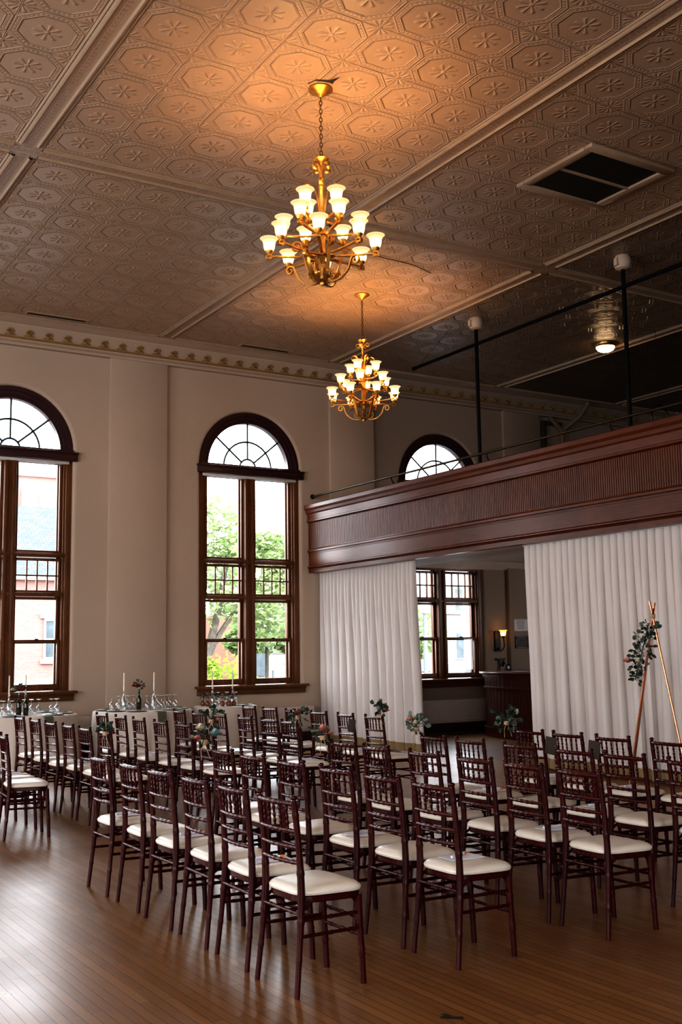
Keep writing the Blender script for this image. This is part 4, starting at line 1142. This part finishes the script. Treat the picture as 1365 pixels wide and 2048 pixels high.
def wine_bottle(x, y, lab, h=.31):
    o = empty('wine_bottle', (x, y, TZ), 0, lab, 'bottle', 'dark green wine bottles used as vases')
    k = h/.31
    MB().lathe([(.002, 0), (.036, 0), (.038, .008), (.038, .17*k), (.033, .195*k), (.017, .225*k), (.0135, .25*k), (.0135, .30*k), (.015, .302*k), (.015, .31*k), (.009, .311*k)], 18, caps=False).build('bottle_body', M['darkglass'], o, fixn=False)
    MB().lathe([(.014, .25*k), (.0142, .252*k), (.0142, .29*k), (.014, .292*k)], 14, caps=False).build('neck_band', M['darkglass'], o)
def hang_napkin(c, r, a, lab):
    rd = Vector((cos(a), sin(a), 0)); sd = Vector((-sin(a), cos(a), 0)); C = Vector((c[0], c[1], 0)); mb = MB(); vs = []
    P = [(r-.16, TZ+.004), (r-.01, TZ+.004), (r+.012, TZ-.008), (r+.028, TZ-.08), (r+.045, TZ-.19)]
    for rr, z in P: vs += [C+rd*rr-sd*.07+Vector((0, 0, z)), C+rd*(rr+.004)+Vector((0, 0, z)), C+rd*rr+sd*.07+Vector((0, 0, z))]
    mb.add(vs, [(i*3+j, i*3+j+1, i*3+j+4, i*3+j+3) for i in range(len(P)-1) for j in range(2)])
    tag(mb.build('draped_napkin', M['olive'], smooth=60, fixn=False), lab, 'napkin', 'olive napkins draped over table edges')
# table in front of the pilaster
for k, (x, y) in enumerate(((6.00, 16.60), (6.06, 16.47), (6.13, 16.60), (6.25, 16.50), (6.28, 16.65), (6.38, 16.63), (6.46, 16.27), (6.52, 16.16), (6.68, 16.40), (6.70, 16.25), (6.79, 16.34), (6.88, 16.40), (6.97, 16.36))):
    glass(x, y, 'upturned wine glass on the pilaster table, number %s counting toward the curtains' % ('one two three four five six seven eight nine ten eleven twelve thirteen'.split()[k]))
bottle_clear(6.15, 16.45, 'clear bottle with candle on the pilaster table, farther from the curtains'); candle(6.15, 16.45, 'ivory taper on the pilaster table, farther from the curtains')
bottle_clear(6.58, 16.28, 'clear bottle with candle on the pilaster table, beside the olive napkin'); candle(6.58, 16.28, 'ivory taper on the pilaster table, closer to the curtains')
wine_bottle(6.36, 16.35, 'single dark wine bottle vase on the pilaster table')
posy('flower_posy', (6.36, 16.35, TZ+.39), 21, 'dark green and red flowers standing in the single wine bottle', (('redrose', .055, (-.04, -.02, -.03)), ('rose', .035, (.05, 0, -.02)), ('redrose', .04, (-.09, 0, -.02))), R=.10, nl=12, twine=False)
SET = [q+' setting counting toward the curtains' for q in ORD]
for (cx, cy), r, nm, angs in ((T2, .76, 'pilaster table', (165, 203, 240, 305, 342)), (T1, .76, 'brick-view table', (190, 235, 300, 345, 40)), (T3, .52, 'small table', (318,))):
    for k, a in enumerate(angs):
        a = math.radians(a); plate(cx+(r-.20)*cos(a), cy+(r-.20)*sin(a), 'white plate on dark charger, %s, %s' % (nm, (SET if len(angs) > 1 else ['its only visible setting'])[k]))
va2 = math.atan2(-T2[1], -T2[0])
hang_napkin(T2, .76, va2+.38, 'olive napkin hanging over front of the pilaster table')
hang_napkin(T1, .76, math.atan2(-T1[1], -T1[0])+.45, 'olive napkin hanging over front of the brick-view table')
# table before the brick-view window
for k, (x, y) in enumerate(((4.08, 16.40), (4.20, 16.31), (4.22, 16.19), (4.33, 16.15), (4.60, 16.45), (4.68, 16.37), (4.72, 16.51), (4.80, 16.41), (4.98, 16.37), (5.04, 16.31), (5.08, 16.41))):
    glass(x, y, 'upturned wine glass on brick-view table, number %s counting toward the curtains' % ('one two three four five six seven eight nine ten eleven'.split()[k]))
bottle_clear(4.32, 16.27, 'clear bottle with candle on brick-view table, farther from the curtains'); candle(4.32, 16.27, 'ivory taper on brick-view table, in front of window frame')
bottle_clear(4.54, 16.19, 'clear bottle with candle on brick-view table, behind the wine bottles'); candle(4.54, 16.19, 'ivory taper on brick-view table, in front of window glass')
wine_bottle(4.41, 16.07, 'dark wine bottle on brick-view table, the one holding flowers'); wine_bottle(4.51, 16.05, 'dark wine bottle on brick-view table, the one without flowers', .30)
posy('flower_posy', (4.41, 16.07, TZ+.37), 22, 'dark mixed flowers standing in wine bottle on brick-view table', (('cream', .05, (-.09, 0, 0)), ('redrose', .06, (.03, 0, .01))), R=.10, nl=16, twine=False)
# small table: bud vases
VAS = [(7.58, 16.62), (7.60, 16.48), (7.70, 16.36), (7.78, 16.30), (7.89, 16.29), (8.00, 16.33)]
for k, (x, y) in enumerate(VAS):
    sc = (1, 1.15, 1.2, .85, 1.2, 1)[k]; mt = M['bottleglass'] if k in (2,) else M['rosevase']
    o = MB().lathe([(.002, 0), (.026*sc, 0), (.042*sc, .02), (.045*sc, .045), (.034*sc, .07), (.020*sc, .082), (.024*sc, .095), (.020*sc, .096)], 18, caps=False).build('bud_vase', mt, fixn=False)
    o.location = (x, y, TZ); nth = ORD[k]
    tag(o, ('clear' if k == 2 else 'copper-coloured')+' bud vase on small table, %s counting toward the curtains' % nth, 'vase', 'bud vases on the small table')
    posy('flower_posy', (x, y, TZ+.15), 40+k, 'small dark leafy stems in %s bud vase counting toward curtains' % nth, (('rose' if k % 2 else 'redrose', .03, (.0, 0, .05)),) if k != 3 else (('cream', .022, (0, 0, .04)),), R=.075, nl=9, twine=False)
for k, (x, y) in enumerate(((7.84, 16.62), (8.02, 16.64), (8.13, 16.55))):
    glass(x, y, 'upturned wine glass on the small table, %s counting toward the curtains' % ORD[k])
bottle_clear(7.72, 16.56, 'clear bottle with candle on small table, behind the bud vases'); candle(7.72, 16.56, 'ivory taper on small table, behind the bud vases')
bottle_clear(8.04, 16.46, 'clear bottle with candle on small table, beside the last bud vase'); candle(8.04, 16.46, 'ivory taper on small table, closer to the curtains')

# tape mark on the floor
mb = MB(); mb.box(-.05, .03, -.012, .012, 0, .002); mb.add([(-.02, .008, .0022), (.0, .02, .0022), (-.035, .05, .0022), (-.055, .038, .0022)], [(0, 1, 2, 3)]); mb.box(.02, .05, -.01, .012, .001, .004)
o = mb.build('tape_scrap', M['tape']); o.location = (3.05, 4.05, .0005); o.rotation_euler = (0, 0, -.75)
tag(o, 'small black scrap of tape stuck on the wooden floor', 'tape')

# ------------------------------------------------------------------ outside
tag(MB().box(-60, 120, WY+.6, 160, -.6, -.4).build('ground_outside', M['asphalt'], smooth=0), kind='structure')
b = empty('brick_house', (0, 0, 0), 0, 'pink brick house with grey shingle roof seen through window', 'building')
MB().box(2, 13.6, 40, 50, -.4, 4.42).build('wall', M['pinkbrick'], b, smooth=0)
MB().box(1.8, 13.8, 39.75, 40.05, 4.40, 4.58).build('gutter', M['outwhite'], b)
mb = MB(); mb.add([(1.7, 39.7, 4.56), (13.9, 39.7, 4.56), (13.9, 44.5, 7.75), (1.7, 44.5, 7.75)], [(0, 1, 2, 3)]); mb.add([(1.7, 50.3, 4.56), (13.9, 50.3, 4.56), (13.9, 44.5, 7.75), (1.7, 44.5, 7.75)], [(0, 1, 2, 3)])
mb.build('roof', M['shingle'], b, smooth=0)
mb = MB(); mb.add([(13.6, 40, 4.42), (13.6, 50, 4.42), (13.6, 44.6, 7.6)], [(0, 1, 2)]); mb.build('gable', M['pinkbrick'], b, smooth=0)
for wx in (9.6, 11.86):
    w = MB(); fr2 = MB(); 
    fr2.box(wx-.03, wx+.62, 39.93, 40.0, 1.5, 1.57); fr2.box(wx-.03, wx+.62, 39.93, 40, 2.9, 3.0); fr2.box(wx-.03, wx+.04, 39.93, 40, 1.57, 2.9); fr2.box(wx+.55, wx+.62, 39.93, 40, 1.57, 2.9); fr2.box(wx, wx+.6, 39.95, 40, 2.2, 2.26)
    f = fr2.build('window', M['outwhite'], b); w.quad((wx, 39.97, 1.55), (wx+.6, 39.97, 1.55), (wx+.6, 39.97, 2.95), (wx, 39.97, 2.95)); w.build('pane', M['outglass'], f, smooth=0)
    MB().box(wx-.16, wx+.75, 39.9, 40.0, 3.0, 3.18).build('lintel', M['outwhite'], b); MB().box(wx-.14, wx+.73, 39.88, 40.0, 1.34, 1.5).build('sill', M['outwhite'], b)
MB().box(1.9, 13.7, 39.9, 40.02, .40, .68).build('stone_band', M['outwhite'], b)
b2 = empty('tall_brick_house', (0, 0, 0), 0, 'hazy taller pink brick house rising behind the shingle roof', 'building')
MB().box(6, 20.5, 62, 70, -.4, 12.0).build('wall', M['pinkbrick'], b2, smooth=0)
MB().box(16.9, 17.7, 61.5, 62, 8.0, 11.2).build('chimney', M['outwhite'], b2); MB().box(5.8, 20.7, 61.8, 70.2, 11.9, 12.25).build('roof', M['outwhite'], b2)
def tree(name, loc, crown, lab, trunk=None, mat='foliage', seed=1, n=2600, leaf=.22, cat='tree'):
    rnd = random.Random(seed); t = empty(name, loc, 0, lab, cat); mb = MB()
    for k in range(n):
        c0, rx, ry, rz = rnd.choice(crown)
        d = Vector((rnd.gauss(0, 1), rnd.gauss(0, 1), rnd.gauss(0, 1))).normalized()*rnd.uniform(.45, 1.)**.6
        c = Vector(c0)+Vector((d.x*rx, d.y*ry, d.z*rz)); u = Vector((rnd.gauss(0, 1), rnd.gauss(0, 1), rnd.gauss(0, .6))).normalized(); v = u.orthogonal().normalized()*leaf*rnd.uniform(.4, .9); u = u*leaf*rnd.uniform(.7, 1.3)
        mb.add([c-u, c-v*.8, c+u, c+v*.8], [(0, 1, 2, 3)])
    mb.build('crown', M[mat], t, smooth=0, fixn=False)
    if trunk:
        tb = MB()
        for pts, r0, r1 in trunk:
            P = catmull(pts, 6); tb.tube(P, [r0+(r1-r0)*i/(len(P)-1) for i in range(len(P))], 8)
        tb.build('trunk', M['bark'], t)
    return t
tree('leafy_tree', (18.3, 40, -.4), [((0, 0, 5.2), 2.6, 2.2, 2.2), ((2.4, .5, 4.9), 2.0, 2., 2.0), ((3.6, .3, 4.0), 1.6, 1.5, 1.6), ((-1.5, 0, 5.4), 1.8, 1.8, 2.4), ((.6, .4, 7.0), 1.3, 1.3, 1.5), ((3.2, 0, 6.2), 1.2, 1.2, 1.0)],
     'tall leafy green tree with leaning trunk outside the window', [([(-.5, 0, 0), (0, 0, 1.6), (.35, 0, 2.8), (.7, 0, 4.2), (1.0, 0, 6)], .24, .10), ([(.1, 0, 1.8), (.6, 0, 2.7), (1.3, 0, 3.6), (2.4, 0, 4.3)], .15, .06)], seed=3, n=5200, leaf=.16)
tree('bright_shrub', (14.4, 30, -.4), [((0, 0, .8), 1.0, .8, 1.25), ((-.6, .2, 1.2), .6, .6, .75), ((.9, .3, .6), .8, .7, .9)], 'bright yellow-green shrub outside the tree-view window', None, 'shrub', 5, 1800, .09, 'shrub')
tree('round_tree', (24.8, 47, -.4), [((0, 0, 3.6), 2.2, 1.6, 1.7), ((-1.2, 0, 2.6), 1.1, 1., .7), ((1.5, 0, 2.6), 1.2, 1., .7)], 'rounder green tree beyond the white sign', [([(0, 0, 0), (0, 0, 2.4)], .12, .08)], seed=8, n=1900, leaf=.2)
sgn = empty('street_sign_board', (24.3, 44.5, -.4), 0, 'white sign board with thin green band outside', 'sign')
MB().box(-.62, .58, -.05, .05, 1.22, 1.86).build('board', M['outwhite'], sgn, bevel=.02)
MB().box(.0, .48, -.06, -.05, 1.46, 1.53).build('green_band', M['greenband'], sgn); MB().box(-.55, -.02, -.06, -.05, 1.49, 1.50).build('thin_line', M['greenband'], sgn)
for s_ in (-.5, .45): MB().box(s_-.04, s_+.04, -.04, .04, 0, 1.22).build('post', M['pole'], sgn)
sh = empty('corner_shop', (0, 0, 0), 0, 'red brick corner shop front behind the white sign', 'building')
MB().box(24.4, 25.9, 52, 56, -.4, 3.6).build('brick_pier', M['redbrick'], sh, smooth=0)
MB().box(25.9, 31.5, 52.2, 56, -.4, 4.6).build('wall', M['palebrick'], sh, smooth=0); MB().box(26.4, 27.4, 52.1, 52.2, .4, 2.6).build('window', M['outglass'], sh)
MB().box(27.8, 30.9, 52.1, 52.2, 1.6, 2.9).build('fascia_board', M['outwhite'], sh)
tb = empty('tall_pale_building', (0, 0, 0), 0, 'large pale building across the street beyond the bar window', 'building')
MB().box(43.5, 62, 60, 70, -.4, 13).build('wall', M['palebrick'], tb, smooth=0)
for k in range(5):
    for q in range(3):
        wx = 44.6+k*1.75; f = MB(); f.box(wx-.1, wx+.7, 59.9, 60, 1.0+q*3.2, 2.9+q*3.2); fo = f.build('window', M['outwhite'], tb); MB().box(wx, wx+.6, 59.86, 59.9, 1.1+q*3.2, 2.8+q*3.2).build('pane', M['outglass'], fo)
MB().box(43.3, 62.2, 59.7, 70, 4.1, 4.35).build('ledge', M['outwhite'], tb)
lp_ = empty('street_lamp', (25.53, 35, -.4), 0, 'grey street lamp post seen through the bar window', 'street lamp')
MB().lathe([(.14, 0), (.14, .5), (.09, .6), (.085, 3.3), (.06, 3.45)], 12).build('post', M['pole'], lp_)
MB().lathe([(.06, 3.45), (.17, 3.5), (.19, 3.55), (.17, 3.95), (.06, 4.12)], 12).build('lantern', M['outwhite'], lp_)
tree('street_tree', (34.4, 48, -.4), [((0, 0, 3.2), 2.0, 1.5, 1.4), ((-.8, 0, 2.2), 1.4, 1.2, .9)], 'small green street tree behind the lamp post', [([(0, 0, 0), (0, 0, 2.2)], .12, .08)], seed=14, n=1300, leaf=.2)
def car(name, loc, rz, paint, lab):
    c = empty(name, loc, rz, lab, 'car'); prof = [(-2.1, .35), (-2.12, .75), (-2.0, .95), (-1.5, 1.0), (-1.0, 1.45), (.5, 1.5), (1.15, 1.02), (1.95, .9), (2.1, .7), (2.08, .35)]
    MB().extr([(x, -.85, z) for x, z in prof], (0, -.85, 0), (0, .85, 0)).build('body', M[paint], c, bevel=.05)
    g = MB()
    for s_ in (-1, 1): g.add([(-1.3, s_*.86, 1.03), (-.92, s_*.86, 1.38), (.45, s_*.86, 1.42), (.95, s_*.86, 1.05)], [(0, 1, 2, 3)])
    g.add([(-1.56, -.7, 1.03), (-1.56, .7, 1.03), (-1.09, .66, 1.41), (-1.09, -.66, 1.41)], [(0, 1, 2, 3)]); g.build('glass', M['outglass'], c, smooth=0)
    for x in (-1.35, 1.3):
        for s_ in (-1, 1): MB().lathe([(.01, -.1), (.31, -.1), (.33, -.07), (.33, .07), (.31, .1), (.01, .1)], 16).xf(Matrix.Translation((x, s_*.80, .33)) @ Matrix.Rotation(PI/2, 4, 'X')).build('wheel', M['tyre'], c)
car('parked_car', (31.6, 44, -.4), .9, 'redcar', 'red parked car seen through the bar window')
car('parked_car', (31.2, 39.5, -.4), .2, 'outwhite', 'white parked car seen through the bar window')
tree('street_tree', (48, 92, -.4), [((0, 0, 9), 6, 4, 5)], 'pale hazy tree behind the corner shop', [([(0, 0, 0), (0, 0, 6)], .3, .2)], seed=15, n=1200, leaf=.5)

# ------------------------------------------------------------------ light
w = bpy.data.worlds.new('overcast_sky'); scn.world = w; w.use_nodes = True
nt = w.node_tree; bg = nt.nodes['Background']
tc = nt.nodes.new('ShaderNodeTexCoord'); sx = nt.nodes.new('ShaderNodeSeparateXYZ'); rp = nt.nodes.new('ShaderNodeValToRGB')
nt.links.new(tc.outputs['Generated'], sx.inputs[0]); nt.links.new(sx.outputs[2], rp.inputs[0])
rp.color_ramp.elements[0].position = 0.; rp.color_ramp.elements[0].color = (.93, .95, 1, 1); rp.color_ramp.elements[1].position = .8; rp.color_ramp.elements[1].color = (.80, .89, 1, 1)
nt.links.new(rp.outputs[0], bg.inputs[0]); bg.inputs[1].default_value = 7.5
for i, cx in enumerate(WINX):
    L = bpy.data.lights.new('window_portal', 'AREA'); L.shape = 'RECTANGLE'; L.size = 1.9; L.size_y = 4.95
    L.cycles.is_portal = True
    o = bpy.data.objects.new('window_portal', L); COL.objects.link(o); o.location = (cx, WY+.3, 3.5); o.rotation_euler = (-PI/2, 0, 0)

for y in (11.0,):  # portal for the added opening in the end wall
    L = bpy.data.lights.new('window_portal', 'AREA'); L.shape = 'RECTANGLE'; L.size = 2.0; L.size_y = 2.1; L.cycles.is_portal = True
    o = bpy.data.objects.new('window_portal', L); COL.objects.link(o); o.location = (X1+.1, y, 1.95); o.rotation_euler = (PI/2, 0, PI/2)
for k, (x, y, r) in enumerate([(x, YB-.1, PI/2) for x in ADDED_REARX]+[(X0-.1, y, None) for y in ADDED_BACKY]):  # portals for the added rear and back openings
    L = bpy.data.lights.new('window_portal', 'AREA'); L.shape = 'RECTANGLE'; L.size = 2.0; L.size_y = 4.6; L.cycles.is_portal = True
    o = bpy.data.objects.new('window_portal', L); COL.objects.link(o); o.location = (x, y, 3.3)
    o.rotation_euler = (PI/2, 0, 0) if r else (PI/2, 0, -PI/2)

# ------------------------------------------------------------------ camera
cd = bpy.data.cameras.new('camera'); cam = bpy.data.objects.new('camera', cd); COL.objects.link(cam)
pitch, roll, yaw = .128197, -.0141824, 1.015896
F = Vector((cos(yaw)*cos(pitch), sin(yaw)*cos(pitch), sin(pitch))); R = Vector((sin(yaw), -cos(yaw), 0)); U = R.cross(F)
R2 = R*cos(roll)+U*sin(roll); U2 = U*cos(roll)-R*sin(roll)
mw = Matrix((R2, U2, -F)).transposed().to_4x4(); mw.translation = (0, 0, 1.6117)
cam.matrix_world = mw
cd.sensor_fit = 'VERTICAL'; cd.sensor_height = 36; cd.sensor_width = 24; cd.lens = 2172.85/2048*36
cd.clip_start = .05; cd.clip_end = 400
scn.camera = cam

# ------------------------------------------------------------------ colour and light paths
scn.view_settings.view_transform = 'Standard'
scn.view_settings.look = 'High Contrast'
scn.view_settings.exposure = 0.68
cy = scn.cycles
cy.max_bounces = 8; cy.diffuse_bounces = 4; cy.glossy_bounces = 3; cy.transmission_bounces = 4; cy.transparent_max_bounces = 12
cy.use_adaptive_sampling = True; cy.adaptive_threshold = .02
cy.caustics_reflective = False; cy.caustics_refractive = False
cy.sample_clamp_indirect = 6.0; cy.sample_clamp_direct = 0
cy.use_denoising = True
try: cy.denoiser = 'OPENIMAGEDENOISE'
except Exception: pass
